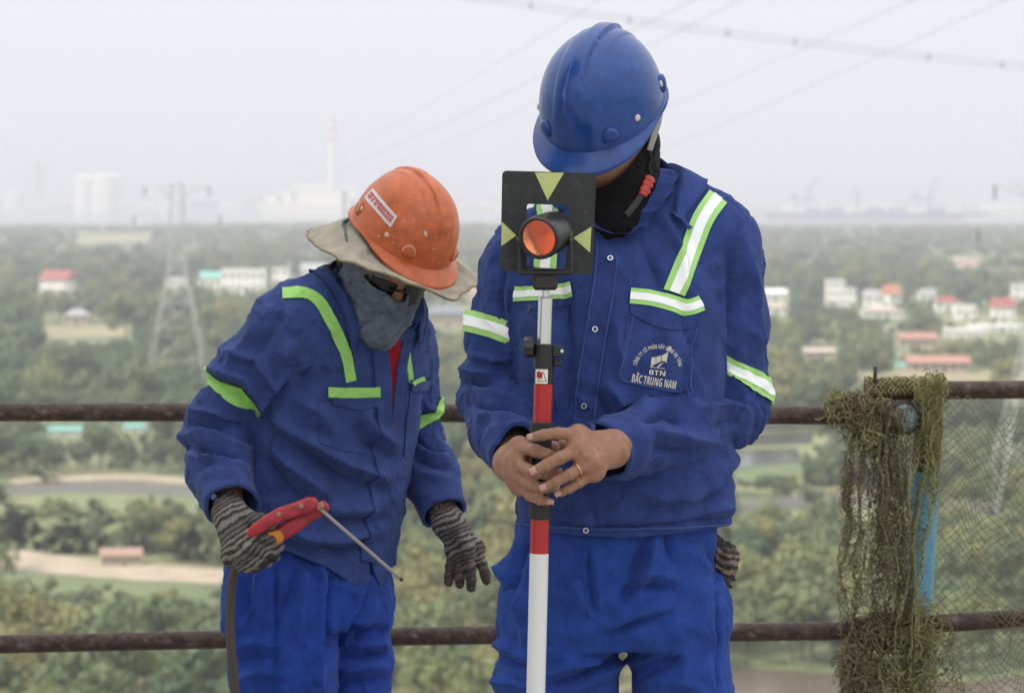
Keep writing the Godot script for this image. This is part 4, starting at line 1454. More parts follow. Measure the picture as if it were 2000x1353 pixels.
	t.cuts = [func(p: Vector3) -> float: return p.y - .035]
	t.rim = .003
	t.lo = Vector3(-.56, -.02, -1.02); t.hi = Vector3(-.14, W(0, 1000, -.78).y, -.54)
	t.cell = .0058
	L.trousers = t

	# head
	var b := Basis(Vector3(0, 0, 1), deg_to_rad(-6)) * Basis(Vector3.UP, deg_to_rad(40)) * Basis(Vector3.RIGHT, deg_to_rad(30))
	L.hat_xf = Transform3D(b.scaled_local(Vector3.ONE * .87), W(786, 462, -.64))
	var hb := Basis(Vector3(0, 0, 1), deg_to_rad(-8)) * Basis(Vector3.UP, deg_to_rad(22)) * Basis(Vector3.RIGHT, deg_to_rad(30))
	hb = hb.scaled_local(Vector3.ONE * .95)
	var hx2 := Transform3D(hb, W(762, 484, -.63))
	L.head_xf = hx2
	var hi2 := hx2.affine_inverse()
	var head := Field.new()
	head.chains = ellipsoid_chain(hx2)
	head.chains.append(chain([hx2 * Vector3(0, -.05, -.03), nk], [.056, .058], .03, .04, 1e6, 0, .03))
	var hat_in: Transform3D = (L.hat_xf as Transform3D).affine_inverse()
	head.cuts = [func(p: Vector3) -> float: return -.028 - (hat_in * p).y]
	bounds(head, .012); head.cell = .006
	L.head = head
	var hood := Field.new()
	hood.chains = ellipsoid_chain(hx2)
	for c: Chain in hood.chains:
		for i in c.ra.size(): c.ra[i] += .007
	hood.chains.append(chain([hx2 * Vector3(0, -.05, -.02), W(728, 570, -.66), W(742, 640, -.62)], [.056, .05, .036], .03, .018, 1e6, 0, .015))
	hood.move = func(p: Vector3, n: Vector3) -> float:
		var q := hi2 * p
		return sin((q.y + q.z * .6) * 210.0 + cloth_noise.get_noise_3dv(p * 2.0) * 7.0) * .0016 * smoothstep(-.05, -.1, q.y) + wrinkle(p, .006)
	hood.cuts = [func(p: Vector3) -> float:
		var q := hi2 * p
		var low := minf(.014 - q.y, -.024 - (hat_in * p).y)
		if q.z < .0: return low
		return minf(low, (Vector2(q.x / .068, (q.y + .014) / .02).length() - 1.0) * .05)]
	hood.rim = .003; hood.turn_in = .004
	bounds(hood, .012); hood.cell = .0048
	L.hood = hood
	var core := Field.new()
	var pel := W(600, 1130, -.775)
	core.chains = [
		chain([hx2 * Vector3(0, -.05, -.03), nk, W(684, 700, -.73), W(640, 850, -.755), pel], [.05, .055, .075, .08, .085], .05, .05, 1e6, 0, .04),
		chain([nk, s0, e0, w0], [.045, .034, .028, .022], .03, .04, 1e6, 0, .02), chain([nk, s1, e1, w1], [.04, .03, .026, .022], .03, .04, 1e6, 0, .02),
		chain([pel, h0, k0, a0], [.07, .05, .04, .03], .03, .04, 1e6, 0, .02), chain([pel, h1, k1, a1], [.07, .045, .038, .03], .03, .04, 1e6, 0, .02)]
	bounds(core); core.cell = .014
	L.core = core
	L.collar_xf = Transform3D(Basis(Vector3.UP, yaw) * Basis(Vector3.RIGHT, deg_to_rad(26)), W(720, 578, -.685))

	# gloves
	var g := Field.new()
	var near := [
		[W(470, 1044, -.462), W(500, 1046, -.43), W(530, 1054, -.428), W(545, 1068, -.445), .0094],
		[W(462, 1062, -.462), W(490, 1070, -.425), W(520, 1077, -.424), W(537, 1086, -.444), .0096],
		[W(456, 1078, -.464), W(480, 1090, -.43), W(505, 1096, -.428), W(522, 1098, -.448), .0094],
		[W(452, 1090, -.468), W(470, 1104, -.44), W(490, 1108, -.438), W(505, 1106, -.454), .009],
		[W(485, 1014, -.49), W(510, 1018, -.452), W(530, 1022, -.44), .012],
	]
	fingers(g, W(447, 1002, -.502), w0.lerp(e0, .3), near, .006)
	var g2 := Field.new()
	var far := [
		[W(887, 1078, -.79), W(880, 1106, -.775), W(877, 1125, -.775), W(876, 1138, -.78), .0078],
		[W(901, 1082, -.782), W(898, 1108, -.765), W(897, 1128, -.764), W(898, 1141, -.77), .0082],
		[W(917, 1080, -.78), W(919, 1110, -.76), W(920, 1132, -.76), W(920, 1148, -.766), .0084],
		[W(930, 1070, -.785), W(940, 1100, -.772), W(947, 1120, -.772), W(950, 1134, -.776), .0082],
		[W(900, 1040, -.762), W(912, 1065, -.742), W(917, 1085, -.742), .011],
	]
	fingers(g2, W(875, 1020, -.803), w1.lerp(e1, .3), far, .006)
	for f: Field in [g, g2]:
		var gf: Field = f
		f.move = func(p: Vector3, n: Vector3) -> float: return .0014 + fine_noise.get_noise_3dv(p * 2.2) * .0012 + fine_noise.get_noise_3dv(p * 7.0) * .0008
		bounds(f, .01); f.cell = .0026
		var wr := w0 if f == g else w1
		var dr := d0 if f == g else d1
		f.cuts = [func(p: Vector3) -> float: return (p - wr).dot(dr) + .012]
		f.lo = f.lo.max(wr - Vector3(.13, .18, .1)); f.hi = f.hi.min(wr + Vector3(.13, .06, .12))
	L.glove = g; L.glove2 = g2

func build_left(M: Dictionary) -> void:
	var man := thing("person", "person in blue work suit with plain green tape and orange hard hat, holding welding clamp", "person")
	var j: Field = L.jacket
	var body := Shape.new()
	for f: Field in [L.head, L.core]:
		var s := Shape.new(); s.v = f.V; s.n = f.N; s.i = f.I
		body.join(s)
	obj("body", body, M.skin, man)
	var jk := obj("jacket", j.mesh(), M.jacket_left, man)
	jk.set_meta("label", "faded blue work jacket with green tape, open at the neck over a red shirt")
	obj("undershirt", laid(j, [[Vector2(742, 652), Vector2(756, 650), Vector2(772, 648), Vector2(786, 650)], [Vector2(746, 690), Vector2(757, 690), Vector2(768, 690), Vector2(778, 690)], [Vector2(750, 740), Vector2(758, 740), Vector2(766, 740), Vector2(773, 740)], [Vector2(753, 800), Vector2(759, 800), Vector2(764, 800), Vector2(770, 800)], [Vector2(755, 870), Vector2(758, 870), Vector2(762, 870), Vector2(766, 870)]], .0016), M.red_shirt, jk)
	obj("placket", laid(j, band([Vector2(730, 640), Vector2(742, 700), Vector2(746, 780), Vector2(746, 870), Vector2(740, 960), Vector2(728, 1040), Vector2(716, 1095)], 15, 6), .0055, .005), M.jacket_left, jk)
	obj("placket", laid(j, band([Vector2(792, 668), Vector2(782, 720), Vector2(774, 790), Vector2(770, 870), Vector2(768, 940), Vector2(756, 1020), Vector2(738, 1090)], 9, 6), .0045, .004), M.jacket_left, jk)
	obj("pocket", laid(j, grid4(Vector2(620, 782), Vector2(726, 790), Vector2(716, 886), Vector2(622, 862), 12, 12, 4.0), .0022), M.jacket_left, jk)
	obj("pocket_flap", laid(j, grid4(Vector2(636, 754), Vector2(740, 760), Vector2(730, 792), Vector2(650, 788), 12, 6, 6.0), .005, .003), M.jacket_left, jk)
	obj("pocket", laid(j, grid4(Vector2(797, 760), Vector2(826, 762), Vector2(800, 880), Vector2(787, 892), 6, 12, 2.0), .0025), M.jacket_left, jk)
	obj("pocket_flap", laid(j, grid4(Vector2(796, 740), Vector2(838, 742), Vector2(832, 760), Vector2(798, 762), 6, 4, 2.0), .007, .003), M.jacket_left, jk)
	tape(j, [Vector2(552, 574), Vector2(590, 574), Vector2(622, 590), Vector2(650, 640), Vector2(672, 690), Vector2(684, 744)], 10.5, jk, M.tape_lime, null)
	tape(j, [Vector2(639, 764), Vector2(690, 765), Vector2(738, 764)], 9.5, jk, M.tape_lime, null, .0072, 5.0)
	tape(j, [Vector2(793, 684), Vector2(797, 715), Vector2(800, 746)], 5, jk, M.tape_lime, null)
	tape(j, [Vector2(798, 748), Vector2(810, 742), Vector2(822, 738)], 4, jk, M.tape_lime, null, .009, 4.0)
	sleeve_band(j, (L.s0 as Vector3).lerp(L.e0, .68), (L.e0 - L.s0).normalized(), .0115, jk, M.tape_lime, null, 1, Vector3(.12, 0, .35))
	sleeve_band(j, (L.s1 as Vector3).lerp(L.e1, .82), (L.e1 - L.s1).normalized(), .0115, jk, M.tape_lime, null, 2, Vector3(.5, 0, .2))
	for b in [[742, 930], [729, 1030]]: button(j, b[0], b[1], M.button, null, jk, .0055)
	for e in [[L.e0, L.w0, 1], [L.e1, L.w1, 2]]:
		var d: Vector3 = (e[1] - e[0]).normalized()
		sleeve_cuff(j, e[1] - d * .03, d, .029, jk, M.jacket_left, e[2])
	button(j, 420, 972, M.button, null, jk, .0055)
	collar(jk, L.collar_xf, .08, .082, M.jacket_left, j, .6, 1.0)
	var t: Field = L.trousers
	obj("trousers", t.mesh(), M.trousers_left, man)
	shoe(man, L.a0, Vector3(.5, 0, .8), M.boot); shoe(man, L.a1, Vector3(.7, 0, .6), M.boot)
	obj("scarf", (L.hood as Field).mesh(func(p: Vector3, n: Vector3) -> Color:
		var q: Vector3 = (L.head_xf as Transform3D).affine_inverse() * p
		var v := fine_noise.get_noise_3d(q.x * .5 + q.y * .5, (q.y - q.x * .6) * 5.0, q.z * .5) + fine_noise.get_noise_3dv(p * 3.0) * .5
		return Color(.085, .105, .135).lerp(Color(.19, .22, .265), clampf(v * .7 + .5, 0, 1))), M.scarf, man).set_meta("label", "grey-blue cloth wrapped over face and neck")
	var gt0 := func(p: Vector3, n: Vector3) -> Color:
		return glove_tint((p - L.w0).dot(Vector3(.55, -.8, .2).normalized()) * 1.25, p)
	var gt1 := func(p: Vector3, n: Vector3) -> Color:
		var low := smoothstep(W(0, 1085, -.78).y, W(0, 1110, -.78).y, p.y)
		return glove_tint((p - L.w1).dot(Vector3(.4, -.9, .1).normalized()) * 1.35, p).lerp(Color(.07, .05, .042) * (1.0 + fine_noise.get_noise_3dv(p * 6.0) * .6), low * .75)
	obj("knit_glove", (L.glove as Field).mesh(gt0), M.knit, man).set_meta("label", "black and cream striped knit glove closed on the clamp")
	obj("knit_glove", (L.glove2 as Field).mesh(gt1), M.knit, man).set_meta("label", "dirty striped knit glove hanging open at his side")
	var hx: Transform3D = L.hat_xf
	var hh0: Transform3D = L.head_xf
	# sunglasses
	var sg := holder("sunglasses", man)
	for sd in [-1.0, 1.0]:
		var rows := []
		for y in 7:
			var r := []
			for x in 9:
				var u := x / 4.0 - 1.0; var v := y / 3.0 - 1.0
				var rr := 1.0 - .12 * absf(u * v)
				var ang: float = sd * .37 + u * .33 * rr
				r.append(hh0 * Vector3(sin(ang) * .087, -.034 - v * .025 * rr, cos(ang) * .094 + .012))
			rows.append(r)
		var s := Shape.new(); slab(s, rows, .002)
		obj("lens", s, M.dark_glass, sg)
	for sd in [-1.0, 1.0]:
		var arm := Shape.new(); arm.tube([hh0 * Vector3(.062 * sd, -.022, .085), hh0 * Vector3(.08 * sd, -.022, .045), hh0 * Vector3(.083 * sd, -.024, .0)], .0022, 6)
		obj("temple", arm, M.black_plastic, sg)
	var arm := Shape.new(); arm.tube([hh0 * Vector3(-.022, -.024, .108), hh0 * Vector3(0, -.021, .111), hh0 * Vector3(.014, -.024, .108)], .002, 6)
	obj("bridge", arm, M.black_plastic, sg)
	# cloth sun hat under the hard hat
	var ch := holder("sun_hat", man); ch.set_meta("label", "stained beige cloth sun hat worn under the orange hard hat")
	var ring := Curve3D.new()
	var rp := [[885, 582, -.5], [918, 563, -.61], [940, 542, -.74], [800, 474, -.83], [640, 447, -.78], [601, 463, -.67], [662, 504, -.52], [768, 537, -.455]]
	for k in 9:
		var a: Array = rp[k % 8]; var b: Array = rp[(k + 1) % 8]; var c0: Array = rp[(k + 7) % 8]
		var tg := (W(b[0], b[1], b[2]) - W(c0[0], c0[1], c0[2])) / 6.0
		if k == 0 or k == 8: tg *= .35
		ring.add_point(W(a[0], a[1], a[2]), -tg, tg)
	var rows := []
	for k in 15:
		var r := []
		for q in 97:
			var th := TAU * q / 96.0
			var u := k / 14.0
			var f := fposmod(th / (TAU / 8.0), 8.0)
			var inner := hx * Vector3(sin(th) * .088, -.012 - .016 * maxf(cos(th), 0.0), cos(th) * .108)
			var outer := ring.sample(int(f) % 8, f - int(f)) if q < 96 else ring.sample(0, 0.0)
			var p := inner.lerp(outer, u) - hx.basis.y * .016 * u * (1.0 - u) * (-1.0 if cos(th) < .2 else 1.5)
			p.y += cloth_noise.get_noise_3d(p.x * 1.5, 3.0, p.z * 1.5) * .008 * u * u + fine_noise.get_noise_3d(p.x * 1.5, 3.0, p.z * 1.5) * .0012
			r.append(p)
		rows.append(r)
	var bs := Shape.new(); bs.sheet(rows, false, true)
	obj("brim", bs, M.straw, ch)
	var under := []
	for r in rows:
		var r2 := []
		for p in r: r2.append(p - hx.basis.y * .0022)
		under.append(r2)
	var us := Shape.new(); us.sheet(under)
	obj("brim_lining", us, M.straw, ch)
	var edge := Shape.new(); edge.tube(rows[-1].map(func(p): return p - hx.basis.y * .001), .0024, 6, false)
	obj("brim_edge", edge, M.straw_edge, ch)
	var crown := []
	for k in 4:
		var r := []
		for q in 49:
			var th := TAU * q / 48.0
			r.append(hx * Vector3(sin(th) * (.09 + .002 * k), -.004 + .008 * k, cos(th) * (.11 + .001 * k)))
		crown.append(r)
	var cs := Shape.new(); cs.sheet(crown)
	obj("hat_band", cs, M.straw, ch)
	# hard hat
	var hh := hard_hat(man, hx, M.hat_orange, M.rivet_left, 1.0, .8, M.chip)
	hh.set_meta("label", "scratched orange hard hat with a red and white sticker")
	hat_marks(hh, hx, M)
	# strap from the hat down under the chin
	for sd in [-1.0, 1.0]:
		var s := Shape.new()
		ribbon(s, [hh0 * Vector3(.083 * sd, -.02, -.02), hh0 * Vector3(.084 * sd, -.05, -.012), hh0 * Vector3(.07 * sd, -.095, .006), hh0 * Vector3(.04 * sd, -.14, .035), hh0 * Vector3(0, -.155, .05)], .0065, hx.basis.x * sd)
		obj("chin_strap", s, M.black_plastic, hh)

func hat_point(th: float, s: float, off: float) -> Vector3:
	var e := 2.0 / 2.25
	var rad := pow(maxf(cos(s * PI / 2), 0.0), e); var up := pow(sin(s * PI / 2), e)
	var p := Vector3(sin(th) * rad * .1, up * .135, cos(th) * rad * .122 * (1.0 if cos(th) > 0 else 1.05))
	p.y -= (1.0 - s) * (1.0 - s) * .012 * maxf(-cos(th), 0.0)
	return p + Vector3(p.x / .01, p.y / .0182, p.z / .0149).normalized() * off

func hat_marks(hh: Node, hx: Transform3D, M: Dictionary) -> void:
	# sticker on his right side: white strip with a red line of lettering
	var at := func(u: float, v: float, off: float) -> Vector3:
		return hx * hat_point(lerpf(-2.12, -1.12, u), lerpf(.34, .21, v) + .02 * sin(u * PI), off)
	var rows := []
	for y in 5:
		var r := []
		for x in 17: r.append(at.call(x / 16.0, y / 4.0, .0012))
		rows.append(r)
	var s := Shape.new(); slab(s, rows, .001)
	var st := obj("sticker", s, M.sticker, hh)
	var mark := RandomNumberGenerator.new(); mark.seed = 9
	var u0 := .07
	while u0 < .92:
		var wd := mark.randf_range(.035, .06)
		var ls := Shape.new()
		# an upright, and one or two strokes beside it: the print is too worn to read
		var bars := [[u0, u0 + wd * .35, .24, .76]]
		bars.append([u0 + wd * .35, u0 + wd, .24, .42]); if mark.randf() < .7: bars.append([u0 + wd * .35, u0 + wd, .58, .76])
		if mark.randf() < .5: bars.append([u0 + wd * .7, u0 + wd, .42, .58])
		for b in bars:
			var q := [at.call(b[0], b[2], .0018), at.call(b[1], b[2], .0018), at.call(b[1], b[3], .0018), at.call(b[0], b[3], .0018)]
			if (q[2] - q[0]).cross(q[1] - q[0]).dot(q[0] - hx.origin) > 0: ls.quad(q[0], q[1], q[2], q[3])
			else: ls.quad(q[3], q[2], q[1], q[0])
		obj("worn_print", ls, M.red_print, st)
		u0 += wd + .014
	# chips of missing paint and spatters of cement
	var rng := RandomNumberGenerator.new(); rng.seed = 77
	for k in 34:
		var th := rng.randf_range(-1.6, .5); var sv := rng.randf_range(.06, .8)
		var big := k == 0
		if big: th = -.33; sv = .33
		var c := Shape.new()
		var n := 9
		var pts := []
		var r0 := .009 if big else rng.randf_range(.0008, .0026)
		for q in n:
			var a := TAU * q / n
			var rr := r0 * rng.randf_range(.6, 1.2)
			pts.append(hx * hat_point(th + cos(a) * rr * (1.9 if big else 1.0) / .1, sv + sin(a) * rr * .8 / .19, .0007))
		var mid := hx * hat_point(th, sv, .0012)
		for q in n:
			if (pts[(q + 1) % n] - mid).cross(pts[q] - mid).dot(mid - hx.origin) > 0: c.tri(mid, pts[q], pts[(q + 1) % n])
			else: c.tri(mid, pts[(q + 1) % n], pts[q])
		obj("paint_chip", c, M.chip, hh)
	for l in [[.2, .62, .24, .4], [-.12, .2, -.2, .2], [.14, .5, .16, .3]]:
		var sc := Shape.new()
		var pts := []
		for q in 7: pts.append(hx * hat_point(lerpf(l[0], l[2], q / 6.0), lerpf(l[1], l[3], q / 6.0), .0006))
		sc.tube(pts, .0007, 5)
		obj("scratch", sc, M.chip, hh)

# ------------------------------------------------------------------ prism pole, welding clamp
func build_pole(M: Dictionary) -> void:
	var z := .25
	var po := thing("prism_pole", "red and white surveying pole with a black target plate and orange prism on top", "surveying pole")
	var top := W(1065.5, 575, z); var low := W(1046.5, 1353, z)
	var ax := (top - low).normalized()
	var point := func(py: float) -> Vector3: return low + ax * ((W(1050, py, z).y - low.y) / ax.y)
	var foot := low + ax * (-low.y / ax.y)
	var part := func(called: String, y0: float, y1: float, r: float, m: Material, extra := 0.0) -> MeshInstance3D:
		var a: Vector3 = point.call(y0); var b: Vector3 = point.call(y1)
		var s := Shape.new()
		var c := minf(.0012, r * .2)
		var x := ax.cross(Vector3(0, 0, 1)).normalized()
		var h := a.distance_to(b)
		s.lathe(Transform3D(Basis(x, ax, x.cross(ax)), b), [[.0001, 0.0], [r - c, 0.0], [r, c], [r, h - c], [r - c, h], [.0001, h]], 28)
		return obj(called, s, m, po)
	part.call("rod", 556, 582, .0055, M.alu)
	part.call("inner_tube", 581, 676, .0107, M.alu)
	part.call("tube_rim", 579.5, 583, .0111, M.alu)
	var clamp: MeshInstance3D = part.call("clamp", 671, 720, .0155, M.black_plastic)
	part.call("black_band", 719, 750, .0138, M.black_gloss)
	part.call("red_tube", 749, 828, .014, M.red_paint)
	part.call("grip_collar", 824, 846, .0178, M.rubber)
	part.call("grip", 845, 996, .0145, M.rubber)
	part.call("grip_end", 978, 1013, .0165, M.rubber)
	part.call("red_tube", 1012, 1081, .0138, M.red_paint)
	part.call("white_tube", 1080.5, 1400, .0142, M.white_paint)
	part.call("red_tube", 1400, 1700, .0142, M.red_paint)
	part.call("white_tube", 1700, 2000, .0142, M.white_paint)
	var tip := Shape.new()
	var x := ax.cross(Vector3(0, 0, 1)).normalized()
	var bt := Basis(x, ax, x.cross(ax))
	tip.lathe(Transform3D(bt, foot), [[.0005, 0.0], [.006, .03], [.0135, .06], [.0135, (point.call(1998) as Vector3).distance_to(foot)]], 20)
	obj("steel_tip", tip, M.alu, po)
	# clamp lug, knob and bolt
	var cm: Vector3 = point.call(694)
	var lug := Shape.new(); lug.box(Transform3D(bt, cm + Vector3(.02, .006, .002)), Vector3(.016, .018, .016), .002)
	obj("lug", lug, M.black_plastic, clamp)
	var lug2 := Shape.new(); lug2.box(Transform3D(bt, cm + Vector3(.02, -.011, .002)), Vector3(.013, .01, .014), .002)
	obj("lug", lug2, M.black_plastic, clamp)
	obj("bolt", disc_at(cm + Vector3(.0265, .007, .0105), Vector3(.2, 0, 1).normalized(), [[.0026, -.002], [.0026, .0006], [.0001, .0008]], 10), M.alu, clamp)
	var kn := Shape.new()
	var kp: Vector3 = (point.call(680) as Vector3) + Vector3(-.0235, .002, .003)
	var rows := []
	for k in 6:
		var r := []
		for q in 40:
			var a := TAU * q / 40.0
			var rr: float = [.004, .0125, .0145, .0145, .0125, .001][k] * (1.0 + (.07 * cos(a * 8.0) if k > 0 and k < 5 else 0.0))
			r.append(kp + Vector3([.009, .008, .006, -.004, -.007, -.0075][k], cos(a) * rr, sin(a) * rr))
		rows.append(r)
	kn.sheet(rows, true)
	if kn.n[85].dot(kn.v[85] - kp) < 0:
		kn = Shape.new(); kn.sheet(rows, true, true)
	obj("knob", kn, M.black_plastic, clamp)
	# warning label: white square, black triangle, red patch
	var lab := Shape.new()
	var lc: Vector3 = point.call(734)
	var wrap := func(u: float, v: float, off: float) -> Vector3:
		var a := u / .0138
		return lc + bt * Vector3(0, v, 0) + Vector3(sin(a), 0, cos(a)) * (.0138 + off)
	var lr := []
	for k in 3:
		var r := []
		for q in 9: r.append(wrap.call(lerpf(-.0135, .0062, q / 8.0), lerpf(.0108, -.0108, k / 2.0), .0006))
		lr.append(r)
	slab(lab, lr, .0004)
	var lo := obj("warning_label", lab, M.label_white, po)
	var tr := Shape.new()
	var edge := [Vector2(-.0085, -.0072), Vector2(.0045, -.0072), Vector2(-.001, .0068)]
	for k in 3:
		var a: Vector2 = edge[k]; var b: Vector2 = edge[(k + 1) % 3]
		tr.tube([wrap.call(a.x, a.y, .0009), wrap.call((a.x + b.x) / 2, (a.y + b.y) / 2, .0009), wrap.call(b.x, b.y, .0009)], .0005, 5)
	obj("warning_triangle", tr, M.black_plastic, lo)
	var red := Shape.new()
	slab(red, [[wrap.call(-.0105, .0065, .001), wrap.call(-.006, .0075, .001), wrap.call(-.0018, .005, .001)], [wrap.call(-.0105, -.0025, .001), wrap.call(-.006, -.0015, .001), wrap.call(-.002, -.004, .001)]], .0004)
	obj("warning_picture", red, M.red_paint, lo)
	# yoke
	var yk := Shape.new()
	var yz := z + .012
	yk.box(Transform3D(Basis(), W(1065, 549, z)), Vector3(.037, .026, .03), .004)
	yk.box(Transform3D(Basis(), W(1065, 531, yz)), Vector3(.082, .009, .024), .003)
	for sx in [-1.0, 1.0]:
		yk.box(Transform3D(Basis(), W(1065 + sx * 50, 500, yz)), Vector3(.007, .052, .022), .002)
		yk.tube([W(1065 + sx * 57, 470, yz), W(1065 + sx * 44, 470, yz)], .006, 12)
	obj("yoke", yk, M.black_plastic, po)
	# target plate with its square window
	var pl := holder("target_plate", po)
	var A := W(981, 333, z - .02); var B := W(1165, 338, z - .028); var C := W(1157, 536, z - .025); var D := W(977, 528, z - .018)
	var on := func(u: float, v: float, off: float) -> Vector3:
		var p := A.lerp(B, u).lerp(D.lerp(C, u), v)
		return p + (D - A).cross(B - A).normalized() * off
	var outer := PackedVector2Array()
	for c in [[.045, .045, PI], [.955, .045, PI * 1.5], [.955, .955, 0.0], [.045, .955, PI * .5]]:
		for q in 6: outer.append(Vector2(c[0], c[1]) + Vector2(cos(c[2] + PI / 2 * q / 5.0), sin(c[2] + PI / 2 * q / 5.0)) * .045)
	var inner := PackedVector2Array()
	for c in [[.295, .35, PI], [.7, .35, PI * 1.5], [.68, .93, 0.0], [.31, .93, PI * .5]]:
		for q in 5: inner.append(Vector2(c[0], c[1]) + Vector2(cos(c[2] + PI / 2 * q / 4.0), sin(c[2] + PI / 2 * q / 4.0)) * .025)
	var ps := Shape.new()
	# ring between outer and inner outlines, triangulated as a polygon with a slit
	var loop := PackedVector2Array(outer); loop.append(outer[0] + Vector2(.0001, 0))
	var cut := PackedVector2Array()
	cut.append(outer[0])
	for q in outer.size(): cut.append(outer[(q + 1) % outer.size()])
	var inn := PackedVector2Array()
	for q in inner.size() + 1: inn.append(inner[(inner.size() - q) % inner.size()])
	var whole := PackedVector2Array(); whole.append_array(cut); whole.append_array(inn)
	for q in range(1, whole.size()):
		if whole[q].is_equal_approx(whole[q - 1]): whole[q] += Vector2(.0002, .0001)
	var ix := Geometry2D.triangulate_polygon(whole)
	for k in range(0, ix.size(), 3):
		for side in [.0012, -.0012]:
			var a: Vector3 = on.call(whole[ix[k]].x, whole[ix[k]].y, side); var b: Vector3 = on.call(whole[ix[k + 1]].x, whole[ix[k + 1]].y, side); var c: Vector3 = on.call(whole[ix[k + 2]].x, whole[ix[k + 2]].y, side)
			var front := (c - a).cross(b - a).z > 0
			if front == (side > 0): ps.tri(a, b, c)
			else: ps.tri(a, c, b)
	for ring in [outer, inner]:
		for q in ring.size():
			var a: Vector2 = ring[q]; var b: Vector2 = ring[(q + 1) % ring.size()]
			ps.quad(on.call(a.x, a.y, .0012), on.call(b.x, b.y, .0012), on.call(b.x, b.y, -.0012), on.call(a.x, a.y, -.0012))
	obj("plate", ps, M.plate_black, pl)
	var pn := (D - A).cross(B - A).normalized()
	if pn.z < 0: pn = -pn
	for t in [[[.345, .012], [.655, .004], [.49, .285]], [[.004, .51], [.004, .755], [.165, .645]], [[.968, .53], [.965, .785], [.78, .645]]]:
		var s := Shape.new()
		var v: Array = t.map(func(q): return (on.call(q[0], q[1], 0.0) as Vector3) + pn * .0022)
		if (v[2] - v[0]).cross(v[1] - v[0]).dot(pn) > 0: s.tri(v[0], v[1], v[2])
		else: s.tri(v[0], v[2], v[1])
		for q in 3: s.quad(v[q], v[(q + 1) % 3], v[(q + 1) % 3] - pn * .0008, v[q] - pn * .0008)
		obj("yellow_triangle", s, M.target_yellow, pl)
	# prism canister: housing open to the front, copper-red corner prism inside
	var fr := W(1050, 466, z + .052); var bk := W(1092, 446, z - .02)
	var pa := (fr - bk).normalized()
	var px := pa.cross(Vector3.UP).normalized()
	var pf := Transform3D(Basis(px, pa, px.cross(pa)), fr)
	var can := Shape.new()
	can.lathe(pf, [[.0001, -.075], [.024, -.073], [.029, -.066], [.031, -.05], [.032, -.03], [.0325, -.012], [.032, -.004], [.0305, -.001], [.0295, -.0004], [.0275, -.0004], [.0265, -.003], [.026, -.02], [.0255, -.03]], 44)
	var canm := obj("prism_housing", can, M.black_gloss, po)
	for k in 3:
		var a0 := TAU * k / 3.0 + .35
		var f := Shape.new()
		var apex := pf * Vector3(.002, -.034, -.001)
		var e := []
		for q in 9:
			var a := a0 + TAU / 3.0 * q / 8.0
			e.append(pf * Vector3(cos(a) * .0262, -.006, sin(a) * .0262))
		for q in 8:
			if (e[q + 1] - apex).cross(e[q] - apex).dot(pa) > 0: f.tri(apex, e[q], e[q + 1])
			else: f.tri(apex, e[q + 1], e[q])
		obj("prism_face", f, M.copper, canm)
	var lens := Shape.new()
	lens.lathe(pf, [[.0264, -.0045], [.0001, -.0042]], 36)
	obj("prism_glass", lens, M.clear_glass, canm)

